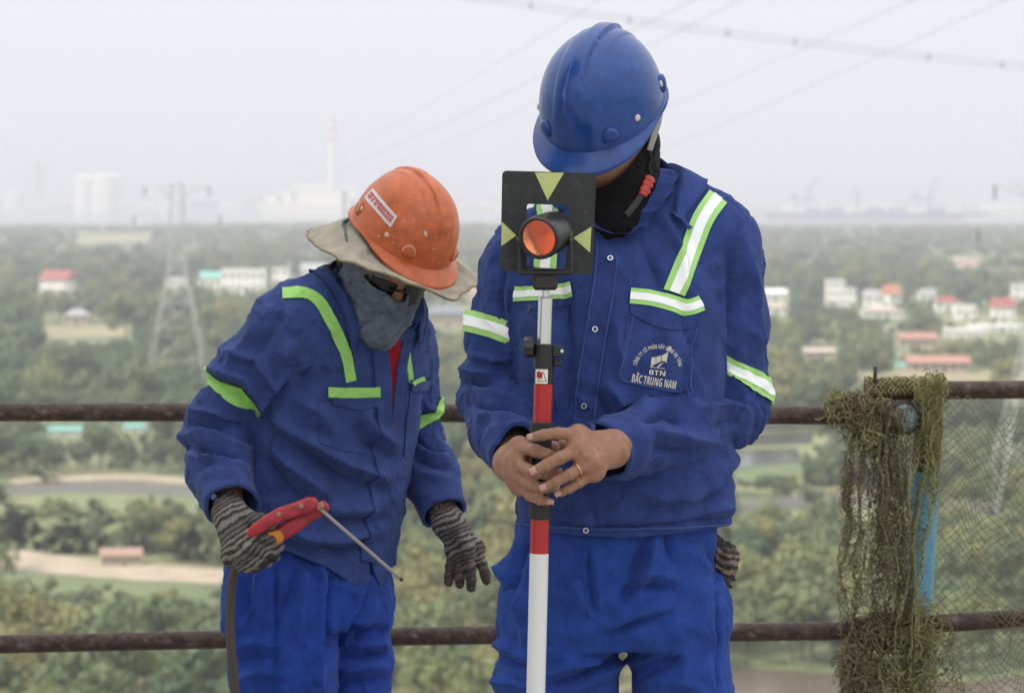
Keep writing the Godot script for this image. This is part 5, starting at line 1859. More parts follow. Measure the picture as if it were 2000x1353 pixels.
func build_clamp(M: Dictionary) -> void:
	var c := thing("welding_clamp", "red electrode holder with orange grip end, gripped in a striped glove", "welding clamp")
	var z := -.44
	var bar := func(pts: Array, w: float, h: float, m: Material, called: String, face := Vector3(0, 0, 1)) -> MeshInstance3D:
		var rows := []
		for k in pts.size():
			var t: Vector3 = (pts[mini(k + 1, pts.size() - 1)][0] - pts[maxi(k - 1, 0)][0]).normalized()
			var up := face.cross(t).normalized()
			var r := []
			for q in 16:
				var a := TAU * q / 16.0
				var cx := signf(cos(a)) * pow(absf(cos(a)), .6); var sx := signf(sin(a)) * pow(absf(sin(a)), .6)
				r.append(pts[k][0] + up * cx * h * pts[k][1] + face * sx * w * pts[k][1])
			rows.append(r)
		var s := Shape.new(); s.sheet(rows, true)
		if s.n[20].dot(s.v[20] - pts[1][0]) < 0:
			s = Shape.new(); s.sheet(rows, true, true)
		for e in [0, rows.size() - 1]:
			var mid: Vector3 = pts[e][0]
			for q in 16:
				if e == 0: s.tri(mid, rows[e][q], rows[e][(q + 1) % 16])
				else: s.tri(mid, rows[e][(q + 1) % 16], rows[e][q])
		return obj(called, s, m, c)
	bar.call([[W(484, 1044, z + .015), .5], [W(494, 1038, z + .015), .8], [W(520, 1020, z + .016), .9], [W(548, 1004, z + .016), 1.0], [W(580, 994, z + .016), 1.0], [W(606, 985, z + .016), 1.1], [W(616, 983, z + .016), .9], [W(620, 983, z + .016), .4]], .013, .0125, M.clamp_red, "upper_jaw")
	bar.call([[W(520, 1058, z), .8], [W(550, 1042, z), 1.1], [W(575, 1024, z), 1.2], [W(600, 1008, z), 1.0], [W(626, 994, z), .9], [W(636, 986, z), .8], [W(639, 984, z), .4]], .012, .012, M.clamp_red, "lower_jaw")
	bar.call([[W(470, 1075, z - .005), .8], [W(500, 1062, z - .005), .9], [W(528, 1052, z + .006), .95], [W(548, 1046, z + .008), .8], [W(553, 1044, z + .008), .4]], .014, .0145, M.clamp_orange, "grip")
	var jaw := Shape.new(); jaw.box(Transform3D(Basis(Vector3(0, 0, 1), .5), W(624, 988, z + .012)), Vector3(.014, .012, .016), .002)
	obj("brass_jaw", jaw, M.brass, c)
	for q in [[544, 1002], [588, 986]]:
		obj("rivet", disc_at(W(q[0], q[1] + 2, z + .031), Vector3(0, .1, 1).normalized(), [[.0042, -.004], [.0042, .0], [.003, .0006], [.0001, .0006]], 12), M.brass, c)
	var rod := thing("welding_rod", "thin grey welding rod pointing down from the red clamp", "welding rod")
	var a := W(618, 988, z + .012); var b := W(781, 1129, z + .05)
	var rs := Shape.new(); rs.tube([a, a.lerp(b, .5), b], .0031, 10)
	obj("flux_coating", rs, M.rod_grey, rod)
	var tip := Shape.new(); tip.tube([b, b.lerp(a, -.035)], .0029, 10)
	obj("burnt_tip", tip, M.black_plastic, rod)
	var cb := thing("welding_cable", "brown rubber cable hanging down from the welding clamp", "cable")
	var cv := Curve3D.new()
	var pts := [W(478, 1078, z - .004), W(464, 1098, z), W(454, 1130, -.46), W(449, 1180, -.47), W(449, 1240, -.475), W(455, 1310, -.48), W(461, 1400, -.49), W(470, 1600, -.5), Vector3(-.44, .1, -.48), Vector3(-.4, .017, -.38), Vector3(-.2, .013, -.2), Vector3(.1, .013, -.3), Vector3(.4, .013, -.25)]
	for k in pts.size():
		var t: Vector3 = (pts[mini(k + 1, pts.size() - 1)] - pts[maxi(k - 1, 0)]) / 6.0
		cv.add_point(pts[k], -t, t)
	var cs := Shape.new()
	var line := []
	for k in 91: line.append(cv.sample_baked(cv.get_baked_length() * k / 90.0, true))
	cs.tube(line, .0085, 10)
	obj("rubber_sheath", cs, M.cable_brown, cb)

# ------------------------------------------------------------------ platform, rails and net
func build_rails(M: Dictionary) -> void:
	var deck := Shape.new(); deck.box(Transform3D(Basis(), Vector3(-1.2, -.15, 2.4)), Vector3(14.0, .3, 8.6), .01)
	structure("platform_deck", deck, M.concrete, "grey concrete platform deck under the two men")
	# unseen tower leg and landing, added to keep direct sun off the men
	var leg := thing("added_shade_tower", "unseen concrete tower leg and landing added to shade the men", "tower")
	var sh := Shape.new(); sh.box(Transform3D(Basis(), Vector3(-6.6, 5.0, 2.5)), Vector3(2.2, 10.0, 3.6), .06); obj("shaft", sh, M.concrete, leg)
	var ld := Shape.new(); ld.box(Transform3D(Basis(), Vector3(-3.85, 6.12, 2.5)), Vector3(3.3, .24, 3.6), .02); obj("landing", ld, M.concrete, leg)
	for zz in [1.1, 3.9]:
		var br := Shape.new(); br.tube([Vector3(-5.5, 4.6, zz), Vector3(-3.0, 6.02, zz)], .06, 8); obj("bracket", br, M.rust, leg)
	var g := thing("guard_rail", "rusty brown pipe guard rail with a blue post at the platform edge", "railing")
	var z := -1.3
	var pipe := func(called: String, pts: Array, r: float, m: Material, parent: Node) -> MeshInstance3D:
		var s := Shape.new(); s.tube(pts, r, 24)
		return obj(called, s, m, parent)
	pipe.call("rail", [W(-520, 804, z), W(300, 805, z), W(1000, 807, z), W(1752, 812, z)], .0182, M.rust, g)
	pipe.call("rail", [W(-520, 1270, z), W(0, 1258, z), W(450, 1248, z), W(960, 1240, z), W(1740, 1231, z)], .0184, M.rust, g)
	pipe.call("rail", [W(1700, 764, z - .03), W(1845, 762, z - .03), W(2520, 757, z - .03)], .0182, M.rust, g)
	pipe.call("rail", [W(1690, 1231, z + .03), W(1830, 1218, z + .03), W(2000, 1206, z + .03), W(2520, 1178, z + .03)], .0182, M.rust, g)
	var pt := W(1818, 752, z - .035); var pb := W(1784, 1353, z - .035)
	var base := pb + (pb - pt) * (pb.y / (pt.y - pb.y))
	pipe.call("post", [base, pb, pt.lerp(pb, .28)], .029, M.blue_paint, g)
	pipe.call("rusty_post_top", [pt.lerp(pb, .2801), pt], .0285, M.rust, g)
	for x in [-480, 2480]:
		var p := W(x, 780, z - .035)
		pipe.call("post", [Vector3(p.x, 0, p.z), p], .029, M.blue_paint, g)
	for b in [base, Vector3(W(-480, 780, z - .035).x, 0, z - .035), Vector3(W(2480, 780, z - .035).x, 0, z - .035)]:
		var s := Shape.new(); s.box(Transform3D(Basis(), Vector3(b.x, .007, b.z)), Vector3(.16, .013, .16), .003)
		obj("base_plate", s, M.rust, g)
	# pipe stub with a blue flange facing the deck
	var fl := W(1764, 816, z + .03)
	var n := Vector3(.3, .1, 1).normalized()
	obj("stub", disc_at(fl - n * .05, n, [[.027, 0], [.031, .02], [.034, .035], [.034, .062], [.028, .064]], 24), M.rust, g)
	obj("flange", disc_at(fl, n, [[.0275, .0], [.0275, .012], [.022, .015], [.0001, .016]], 24), M.blue_worn, g)
	obj("coupling", disc_at(W(1700, 1231, z + .004), Vector3.RIGHT, [[.018, -.04], [.027, -.036], [.027, .05], [.018, .055]], 24), M.rust, g)
	pipe.call("pin", [W(1710, 770, z - .01), W(1710, 716, z - .01)], .0038, M.rust, g)

func build_net(M: Dictionary) -> void:
	var net := thing("fishing_net", "tangled olive brown fishing net draped over the rail post", "net")
	var rng := RandomNumberGenerator.new(); rng.seed = 5
	var wob := noise(71, 3.0, 3)
	var z := -1.3
	var strand := func(s: Shape, pts: Array, r: float) -> void: s.tube(pts, r, 3, false)
	# sheet of diamonds: place(u, v) gives points, nu by nv half cells
	var diamonds := func(called: String, place: Callable, nu: int, nv: int, r: float, m: Material, lose := 0.0) -> void:
		var s := Shape.new()
		var P := []
		for v in nv + 1:
			var row := []
			for u in nu + 1: row.append(place.call(u / float(nu), v / float(nv)))
			P.append(row)
		for v in nv:
			for u in nu:
				if (u + v) % 2 == 0:
					if rng.randf() >= lose: strand.call(s, [P[v][u], P[v + 1][u + 1]], r)
				else:
					if rng.randf() >= lose: strand.call(s, [P[v][u + 1], P[v + 1][u]], r)
		obj(called, s, m, net)
	# thin sheet stretched along the right-hand bay
	diamonds.call("stretched_mesh", func(u: float, v: float) -> Vector3:
		var x := lerpf(1832, 2150, u) - 26.0 * v * (1.0 - u)
		var y := lerpf(772, 1480, v) + 22.0 * sin(u * 2.6) * (1.0 - v) + 10.0 * u
		x += wob.get_noise_2d(u * .8, v * .6) * 26.0; y += wob.get_noise_2d(u * .8 + 9.0, v * .7) * 30.0
		return W(x, y, z + .022 + .03 * wob.get_noise_2d(u * .4, v * .4 + 3.0) + .02 * sin(v * PI)), 36, 84, .0008, M.twine_thin, .02)
	# gathered falls of net, each a crumpled sheet
	var fall := func(x0: float, x1: float, x2: float, x3: float, y0: float, y1: float, zo: float, pleats: float, nu: int, nv: int, m: Material, called: String, sd: float, r := .0009) -> void:
		diamonds.call(called, func(u: float, v: float) -> Vector3:
			var uu := u + .11 * sin(u * TAU * pleats + sd + v * 1.5)
			var x := lerpf(lerpf(x0, x1, uu), lerpf(x2, x3, uu), v) + wob.get_noise_2d(u * 1.2 + sd, v * 1.0) * 22.0
			var y := lerpf(y0, y1, v) + wob.get_noise_2d(u * 2.0 + sd, v * 2.0 + 4.0) * 22.0
			return W(x, y, z + zo + .028 * sin(u * TAU * pleats * 1.0 + sd + 1.2) + .02 * wob.get_noise_2d(u * 2.0, v * .8 + sd)), nu, nv, r, m, .03)
	fall.call(1660, 1700, 1632, 1690, 800, 1240, .035, 2.0, 26, 76, M.twine_brown, "hanging_fold", 0.3)
	fall.call(1690, 1765, 1692, 1782, 800, 1250, .03, 1.0, 22, 60, M.twine_thin, "hanging_fold", 1.2, .0008)
	fall.call(1716, 1732, 1712, 1742, 780, 1250, .055, 2.0, 18, 78, M.twine_brown, "hanging_fold", 2.1)
	fall.call(1740, 1768, 1745, 1790, 800, 1260, .055, 2.0, 18, 76, M.twine_brown, "hanging_fold", 4.0)
	fall.call(1790, 1840, 1745, 1788, 735, 1290, .06, 3.0, 28, 88, M.twine_olive, "hanging_fold", 3.2)
	fall.call(1812, 1850, 1806, 1838, 735, 900, .05, 1.0, 12, 30, M.twine_olive, "hanging_fold", 5.2, .0009)
	fall.call(1640, 1740, 1635, 1720, 1235, 1440, .04, 3.0, 34, 36, M.twine_brown, "hanging_fold", 6.0)
	fall.call(1720, 1830, 1700, 1790, 1225, 1440, .05, 3.0, 34, 40, M.twine_olive, "hanging_fold", 7.0)
	fall.call(1800, 1855, 1815, 1900, 1210, 1460, .03, 1.0, 16, 40, M.twine_thin, "hanging_fold", 8.0, .0008)
	# net rolled over the end of the upper rail
	diamonds.call("rolled_net", func(u: float, v: float) -> Vector3:
		var c := W(lerpf(1690, 1850, u), 764, z - .03)
		var a := lerpf(-2.6, 1.7, v)
		var rr := .027 + .009 * wob.get_noise_2d(u * 4.0, v * 4.0)
		return c + Vector3(0, cos(a) * rr, sin(a) * rr), 34, 18, .0014, M.twine_olive)
	diamonds.call("rolled_net", func(u: float, v: float) -> Vector3:
		var c := W(lerpf(1690, 1850, u), 764, z - .03)
		var a := lerpf(-2.6, 1.9, v)
		var rr := .023 + .006 * wob.get_noise_2d(u * 5.0 + 3.0, v * 4.0)
		return c + Vector3(0, cos(a) * rr, sin(a) * rr), 60, 26, .0011, M.twine_brown)
	# clumps: many curled ends
	var clump := func(called: String, mid: Vector3, size: Vector3, count: int, len_: float, r: float, m: Material) -> void:
		var s := Shape.new()
		for k in count:
			var o := Vector3(rng.randfn(), rng.randfn(), rng.randfn()).normalized() * pow(rng.randf(), .45)
			var p := mid + o * size
			var d := Vector3(rng.randfn(), rng.randfn() - .35, rng.randfn()).normalized()
			var pts := [p]
			for q in 8:
				d = (d + Vector3(rng.randfn(), rng.randfn() - .25, rng.randfn()) * .6 - (p - mid) / size * .3).normalized()
				p += d * len_ / 8.0
				pts.append(p)
			strand.call(s, pts, r * rng.randf_range(.6, 1.3))
		obj(called, s, m, net)
	clump.call("knot", W(1640, 792, z + .02), Vector3(.028, .032, .035), 340, .05, .0013, M.twine_olive)
	clump.call("knot", W(1680, 800, z + .035), Vector3(.042, .036, .04), 480, .055, .0014, M.twine_brown)
	clump.call("knot", W(1698, 840, z + .045), Vector3(.022, .035, .03), 260, .05, .0013, M.twine_olive)
	clump.call("frayed_end", W(1822, 752, z + .01), Vector3(.028, .02, .03), 360, .04, .0011, M.twine_olive)
	clump.call("knot", W(1712, 1230, z + .03), Vector3(.03, .04, .04), 420, .05, .0014, M.twine_brown)
	clump.call("frayed_end", W(1795, 1230, z + .04), Vector3(.05, .06, .03), 280, .075, .001, M.twine_olive)
	clump.call("frayed_end", W(1675, 1310, z + .035), Vector3(.042, .075, .03), 330, .08, .001, M.twine_brown)
	clump.call("frayed_end", W(1775, 1330, z + .04), Vector3(.055, .07, .03), 300, .08, .001, M.twine_olive)
	clump.call("frayed_end", W(1825, 880, z + .05), Vector3(.012, .13, .01), 260, .035, .0008, M.twine_olive)
	clump.call("frayed_end", W(1655, 960, z + .05), Vector3(.012, .14, .012), 200, .03, .0008, M.twine_brown)
	clump.call("frayed_end", W(1740, 960, z + .055), Vector3(.03, .2, .01), 300, .04, .0009, M.twine_brown)

# ------------------------------------------------------------------ land, water, trees, buildings
func flat(pts: Array, up: float) -> Shape:
	var s := Shape.new()
	var pp := PackedVector2Array(pts.map(func(q): return Vector2(q.x, q.z)))
	var ix := Geometry2D.triangulate_polygon(pp)
	for k in range(0, ix.size(), 3):
		var a := Vector3(pp[ix[k]].x, GROUND + up, pp[ix[k]].y); var b := Vector3(pp[ix[k + 1]].x, GROUND + up, pp[ix[k + 1]].y); var c := Vector3(pp[ix[k + 2]].x, GROUND + up, pp[ix[k + 2]].y)
		if (c - a).cross(b - a).y > 0: s.tri(a, b, c)
		else: s.tri(a, c, b)
	return s

func shore(list: Array, up := 0.0, rough := 5.0, sd := 0.0) -> Array:
	# photo points on the ground, with extra uneven points between them
	var out := []
	var wob := noise(91 + int(sd), .02, 3)
	for k in list.size():
		var a := onground(list[k][0], list[k][1]); var b := onground(list[(k + 1) % list.size()][0], list[(k + 1) % list.size()][1])
		var n := clampi(int(a.distance_to(b) / 12.0), 1, 24)
		for q in n:
			var p := a.lerp(b, q / float(n))
			p += Vector3(wob.get_noise_2d(p.x, p.z), 0, wob.get_noise_2d(p.z + 500.0, p.x)) * rough
			out.append(p)
	return out

var channel_area: PackedVector2Array = []
var track_area: PackedVector2Array = []
var clear_areas: Array = []     # polygons on the ground (x, z) where no tree stands
func keep_clear(pts: Array) -> void:
	clear_areas.append([PackedVector2Array(pts.map(func(q): return Vector2(q.x, q.z)))])
	var box := Rect2(clear_areas[-1][0][0], Vector2.ZERO)
	for q in clear_areas[-1][0]: box = box.expand(q)
	clear_areas[-1].append(box)

func is_clear(p: Vector3, h := 0.0, r := 0.0) -> bool:
	# a tree of height h must leave the cleared ground behind it, and the houses, in sight of the platform
	var top := EYE + (p + Vector3.UP * h - EYE) * ((EYE.y - GROUND) / (EYE.y - GROUND - h))
	for k in 12:
		var g := p.lerp(top, (k % 4) / 3.0 * .97)
		var q := Vector2(g.x + r * .8 * (k / 4 - 1), g.z)
		for c in clear_areas:
			if (c[1] as Rect2).has_point(q) and Geometry2D.is_point_in_polygon(q, c[0]): return true
	var d := EYE.z - p.z
	for s in seen:
		if d > s[2] + 8.0: continue
		var half: float = r + s[1]
		var line: float = p.x * s[2] / d - s[0].x
		if absf(line) > half * 1.05: continue
		# height of the sight line to the lower third of the house where it passes the tree
		var at: float = EYE.y + (GROUND + s[3] * s[4] - EYE.y) * d / s[2]
		if GROUND + h > at: return true
	return false

var seen: Array = []      # [place, half width, distance, height, share that may be hidden]

func build_land(M: Dictionary) -> void:
	var gs := Shape.new()
	var S := 42000.0
	var rows := []
	for y in 2:
		var r := []
		for x in 2: r.append(Vector3(lerpf(-S, S, x), GROUND, lerpf(-S, 2000.0, y)))
		rows.append(r)
	gs.quad(rows[0][0], rows[0][1], rows[1][1], rows[1][0])
	if gs.n[0].y < 0:
		gs = Shape.new(); gs.quad(rows[1][0], rows[1][1], rows[0][1], rows[0][0])
	structure("ground", gs, M.ground, "flat green delta land reaching to the horizon")
	# wide far river
	var far := [onground(-900, 437), onground(300, 436), onground(700, 431), onground(1500, 436), onground(2900, 433), onground(2900, 424), onground(1400, 428), onground(900, 410), onground(500, 407), onground(-900, 408)]
	structure("river", flat(far, .05), M.water, "wide pale river in the haze before the port")
	keep_clear(far)
	# muddy channel along the bottom
	var ch := shore([[1120, 1420], [1180, 1345], [1420, 1302], [1640, 1312], [1850, 1325], [2150, 1300], [2150, 1420]], 0.0, 4.0, 1)
	structure("muddy_channel", flat(ch, .05), M.mud_water, "muddy brown channel below the trees")
	keep_clear(ch); channel_area = clear_areas[-1][0]
	# ponds
	var pond_at := [[[1440, 850], [1580, 846], [1590, 866], [1440, 872]], [[1440, 880], [1555, 876], [1560, 905], [1440, 912]], [[1400, 830], [1640, 826], [1640, 838], [1400, 842]], [[880, 640], [900, 605], [840, 602], [826, 622]]]
	for k in pond_at.size():
		var p := shore(pond_at[k], 0, 2.0, 2)
		if k < 3:
			var o := structure("pond", flat(p, .06 + k * .004), M.water, "pale water pond between the tree belts")
			o.name = numbered("pond")
		keep_clear(p)
	var gray := shore([[-60, 958], [120, 946], [260, 940], [420, 954], [520, 966], [520, 976], [300, 965], [120, 962], [-60, 972]], 0, 4.0, 3)
	structure("mud_flat", flat(gray, .05), M.mud, "grey mud flat with a pale bank between tree belts"); keep_clear(gray)
	var gray2 := shore([[1440, 985], [1640, 962], [1960, 985], [2100, 985], [2100, 1000], [1640, 985], [1440, 1000]], 0, 3.0, 4)
	var mf := structure("mud_flat_001", flat(gray2, .05), M.mud, "narrow strip of grey mud below the ponds"); mf.set_meta("category", "mud flat"); keep_clear(gray2)
	# dirt track and banks
	var track := shore([[-60, 1068], [90, 1078], [200, 1096], [300, 1102], [460, 1112], [460, 1142], [280, 1134], [110, 1122], [-60, 1108]], 0, 1.8, 5)
	structure("dirt_track", flat(track, .06), M.dirt, "pale sandy dirt track past a hut"); keep_clear(track); track_area = clear_areas[-1][0]
	var bank := shore([[-60, 942], [150, 930], [280, 927], [420, 938], [520, 950], [520, 957], [400, 948], [260, 936], [120, 940], [-60, 951]], 0, 1.5, 6)
	var bk := structure("dirt_bank", flat(bank, .07), M.dirt, "sandy bank along the grey mud flat"); keep_clear(bank)
	var fields := [[[50, 640], [250, 636], [252, 656], [50, 662]], [[250, 624], [330, 622], [334, 634], [250, 637]], [[1660, 728], [2100, 722], [2100, 746], [1680, 748]], [[820, 616], [960, 612], [960, 622], [820, 630]], [[150, 462], [290, 458], [290, 470], [150, 474]], [[-60, 796], [230, 788], [240, 800], [-60, 806]]]
	for k in fields.size():
		var f := shore(fields[k], 0, 4.0, 7)
		var o := structure("field", flat(f, .06), M.field, "strip of dry yellow field among trees")
		o.name = numbered("field"); keep_clear(f)

func leaf_crown(rng: RandomNumberGenerator, lobes: Array, count: int, size: float, tone: Color) -> Shape:
	var s := Shape.new()
	for k in count:
		var l: Array = lobes[rng.randi() % lobes.size()]
		var o := Vector3(rng.randfn(), rng.randfn(), rng.randfn()).normalized()
		var rad := pow(rng.randf(), .28)
		var p: Vector3 = l[0] + o * (l[1] as Vector3) * rad
		var n := (o + Vector3(rng.randfn(), rng.randfn() + .5, rng.randfn()) * .55).normalized()
		var x := n.cross(Vector3(rng.randfn(), rng.randfn(), rng.randfn())).normalized()
		var y := n.cross(x)
		var w := size * rng.randf_range(.55, 1.2); var h := size * rng.randf_range(.5, 1.0)
		var col := tone * rng.randf_range(.7, 1.35)
		col.r *= rng.randf_range(.85, 1.25); col.a = 1.0
		var at := s.v.size()
		s.v.append_array([p - x * w, p + y * h * .5 - n * h * .12, p + x * w, p - y * h * .5 - n * h * .12])
		for q in 4:
			s.n.append((n * .6 + o * .6).normalized()); s.c.append(col)
		s.i.append_array([at, at + 1, at + 2, at, at + 2, at + 3])
	return s

func make_trunk(rng: RandomNumberGenerator, lobes: Array, r: float) -> Shape:
	var s := Shape.new()
	var fork := Vector3(rng.randf_range(-.2, .2), lobes[0][0].y * .45, rng.randf_range(-.2, .2))
	s.tube([Vector3(0, -.3, 0), fork * .5 + Vector3(rng.randf_range(-.1, .1), 0, 0), fork], [r, r * .8, r * .65], 6)
	for l in lobes: s.tube([fork, fork.lerp(l[0], .55) + Vector3(rng.randf_range(-.2, .2), .2, 0), l[0]], [r * .5, r * .32, r * .15], 5)
	return s

func palm_crown(rng: RandomNumberGenerator, h: float, fronds: int, len_: float, tone: Color) -> Shape:
	var s := Shape.new()
	for k in fronds:
		var a := TAU * k / fronds + rng.randf_range(-.3, .3)
		var rise := rng.randf_range(.35, 1.15)
		var out := Vector3(cos(a), 0, sin(a))
		var side := Vector3(-sin(a), 0, cos(a))
		var col := tone * rng.randf_range(.7, 1.3); col.a = 1.0
		var prev := Vector3(0, h, 0)
		for q in range(1, 9):
			var t := q / 8.0
			var p := Vector3(0, h, 0) + out * len_ * (t * .9) * cos(rise * .5) + Vector3.UP * len_ * (sin(rise) * t - .75 * t * t)
			var w := len_ * .16 * sin(PI * clampf(t * .85 + .12, 0, 1))
			for sd in [-1.0, 1.0]:
				var at := s.v.size()
				var dip := Vector3.DOWN * w * .55
				s.v.append_array([prev, p, p + side * sd * w + dip + out * w * .4, prev.lerp(p, .45) + side * sd * w + dip + out * w * .4])
				for e in 4:
					s.n.append((Vector3.UP * .8 + side * sd * .5).normalized()); s.c.append(col)
				s.i.append_array([at, at + 1, at + 2, at, at + 2, at + 3])
			prev = p
	return s

func build_trees(M: Dictionary) -> void:
	var rng := RandomNumberGenerator.new(); rng.seed = 2024
	var kinds := []    # [crown, trunk, height, name, label]
	for k in 6:
		var lobes := []
		var n := 5 + k % 3
		for q in n:
			var a := TAU * q / n + rng.randf_range(-.4, .4)
			var far := rng.randf_range(.7, 1.5) if q else 0.0
			lobes.append([Vector3(cos(a) * far, rng.randf_range(2.6, 4.6) + (1.0 if q == 0 else 0.0), sin(a) * far), Vector3(rng.randf_range(.9, 1.4), rng.randf_range(.8, 1.3), rng.randf_range(.9, 1.4))])
		var tone: Color = [Color(.13, .175, .075), Color(.1, .145, .07), Color(.18, .215, .08), Color(.075, .115, .06), Color(.15, .19, .085), Color(.21, .22, .085)][k]
		kinds.append([leaf_crown(rng, lobes, 620, .34, tone).mesh(), make_trunk(rng, lobes, .13).mesh(), "mangrove_tree"])
	for k in 2:
		var ps := palm_crown(rng, .5 + k * .3, 15, 4.2, [Color(.15, .195, .08), Color(.19, .21, .09)][k])
		var tk := Shape.new(); tk.tube([Vector3(0, -.3, 0), Vector3(.05, .4 + k * .3, 0), Vector3(0, .55 + k * .3, 0)], [.25, .2, .12], 6)
		kinds.append([ps.mesh(), tk.mesh(), "nipa_palm"])
	var lists := []
	for k in kinds.size(): lists.append([])
	var big := []
	var patchy := noise(81, .006, 3)
	var kindred := noise(86, .008, 2)
	var zones := [[235.0, 470.0, 3.7, 1.0], [470.0, 760.0, 5.0, 1.15], [760.0, 1500.0, 8.0, 1.45], [1500.0, 4000.0, 20.0, 2.3]]
	for zn in zones:
		var step: float = zn[2]
		var d: float = zn[0]
		while d < zn[1]:
			var half := d * .178 + 6.0
			var x := -half
			while x < half:
				var p := Vector3(x + rng.randf_range(-.45, .45) * step, GROUND, EYE.z - d + rng.randf_range(-.45, .45) * step)
				x += step
				var q := photo_xy(p)
				var den := patchy.get_noise_2d(p.x, p.z)
				# open grass where the photo shows it lighter
				if d > 760 and den > .1 and rng.randf() < .85: continue
				if d <= 760 and den > .25 and rng.randf() < .6: continue
				# like grows beside like: patches of one kind, with strays
				var k := posmod(int(floor(kindred.get_noise_2d(p.x, p.z * .45) * 9.0)), 6) if rng.randf() < .72 else rng.randi() % 6
				if q.y > 935 and q.y < 1105 and rng.randf() < (.6 if q.x < 1050 else .35): k = 6 + rng.randi() % 2
				elif d > 760 and rng.randf() < .35: k = 3
				var sc: float = zn[3] * (rng.randf_range(.6, 1.1) if rng.randf() < .8 else rng.randf_range(1.1, 1.5))
				if q.y > 640 and q.y < 790 and q.x < 420: sc *= 1.25; k = [1, 3, 3, 0][rng.randi() % 4]
				if q.y > 830 and q.y < 935: sc *= 1.2; k = [1, 3, 3, 0][rng.randi() % 4]
				if k >= 6: sc *= 1.3
				var hgt := rng.randf_range(.85, 1.15) * (1.0 if d < 1500 else .6)
				if is_clear(p, 5.9 * sc * hgt if k < 6 else 3.5 * sc, 2.2 * sc):
					sc *= .36
					if is_clear(p, 5.9 * sc * hgt if k < 6 else 3.5 * sc, 2.2 * sc): continue
				var xf := Transform3D(Basis(Vector3.UP, rng.randf() * TAU).scaled(Vector3(sc, sc * hgt, sc)), p)
				var near_enough: bool = q.x > 20 and q.x < 1980 and q.y < 1385 and d < 470
				if near_enough: big.append([d, k, xf, q])
				else: lists[k].append(xf)
			d += step
	# the nearest are trees one can tell apart; the rest is one wood
	big.sort_custom(func(a, b): return a[0] < b[0])
	var words := ["rounded grey-green mangrove tree", "dark green mangrove tree", "yellow-green mangrove tree", "deep green dense mangrove tree", "pale olive mangrove tree", "bright yellowish mangrove tree", "green nipa palm clump", "yellow-green nipa palm clump"]
	for n in big.size():
		var b: Array = big[n]
		if n >= 280:
			lists[b[1]].append(b[2]); continue
		var big_one: float = (b[2] as Transform3D).basis.y.length()
		var where := "in the wood below the platform"
		for side in [Vector3(18, 0, 0), Vector3(-18, 0, 0), Vector3(0, 0, 18), Vector3(0, 0, -22)]:
			var q := Vector2((b[2] as Transform3D).origin.x + side.x, (b[2] as Transform3D).origin.z + side.z)
			if Geometry2D.is_point_in_polygon(q, channel_area): where = "on the bank of the muddy channel"
			elif Geometry2D.is_point_in_polygon(q, track_area): where = "beside the sandy dirt track"
		var say: String = ("tall " if big_one > 1.12 else "low " if big_one < .8 else "") + words[b[1]] + " " + where
		var o := thing(kinds[b[1]][2], say, "tree" if b[1] < 6 else "palm", say.replace("tree", "trees").replace("clump", "clumps"))
		o.transform = b[2]
		obj("crown", kinds[b[1]][0], M.leaf, o)
		obj("trunk", kinds[b[1]][1], M.bark, o)
	for k in kinds.size():
		for e in 2:
			var mm := MultiMesh.new(); mm.transform_format = MultiMesh.TRANSFORM_3D; mm.mesh = kinds[k][e]
			mm.instance_count = lists[k].size()
			for n in lists[k].size(): mm.set_instance_transform(n, lists[k][n])
			var mi := MultiMeshInstance3D.new(); mi.multimesh = mm; mi.material_override = M.leaf if e == 0 else M.bark
			mi.name = numbered("far_wood" if e == 0 else "far_wood_trunks"); add_child(mi)
			mi.set_meta("kind", "stuff"); mi.set_meta("label", ("far wood of " + words[k] + "s over the plain") if e == 0 else "trunks in the far wood of " + words[k] + "s"); mi.set_meta("category", "wood")

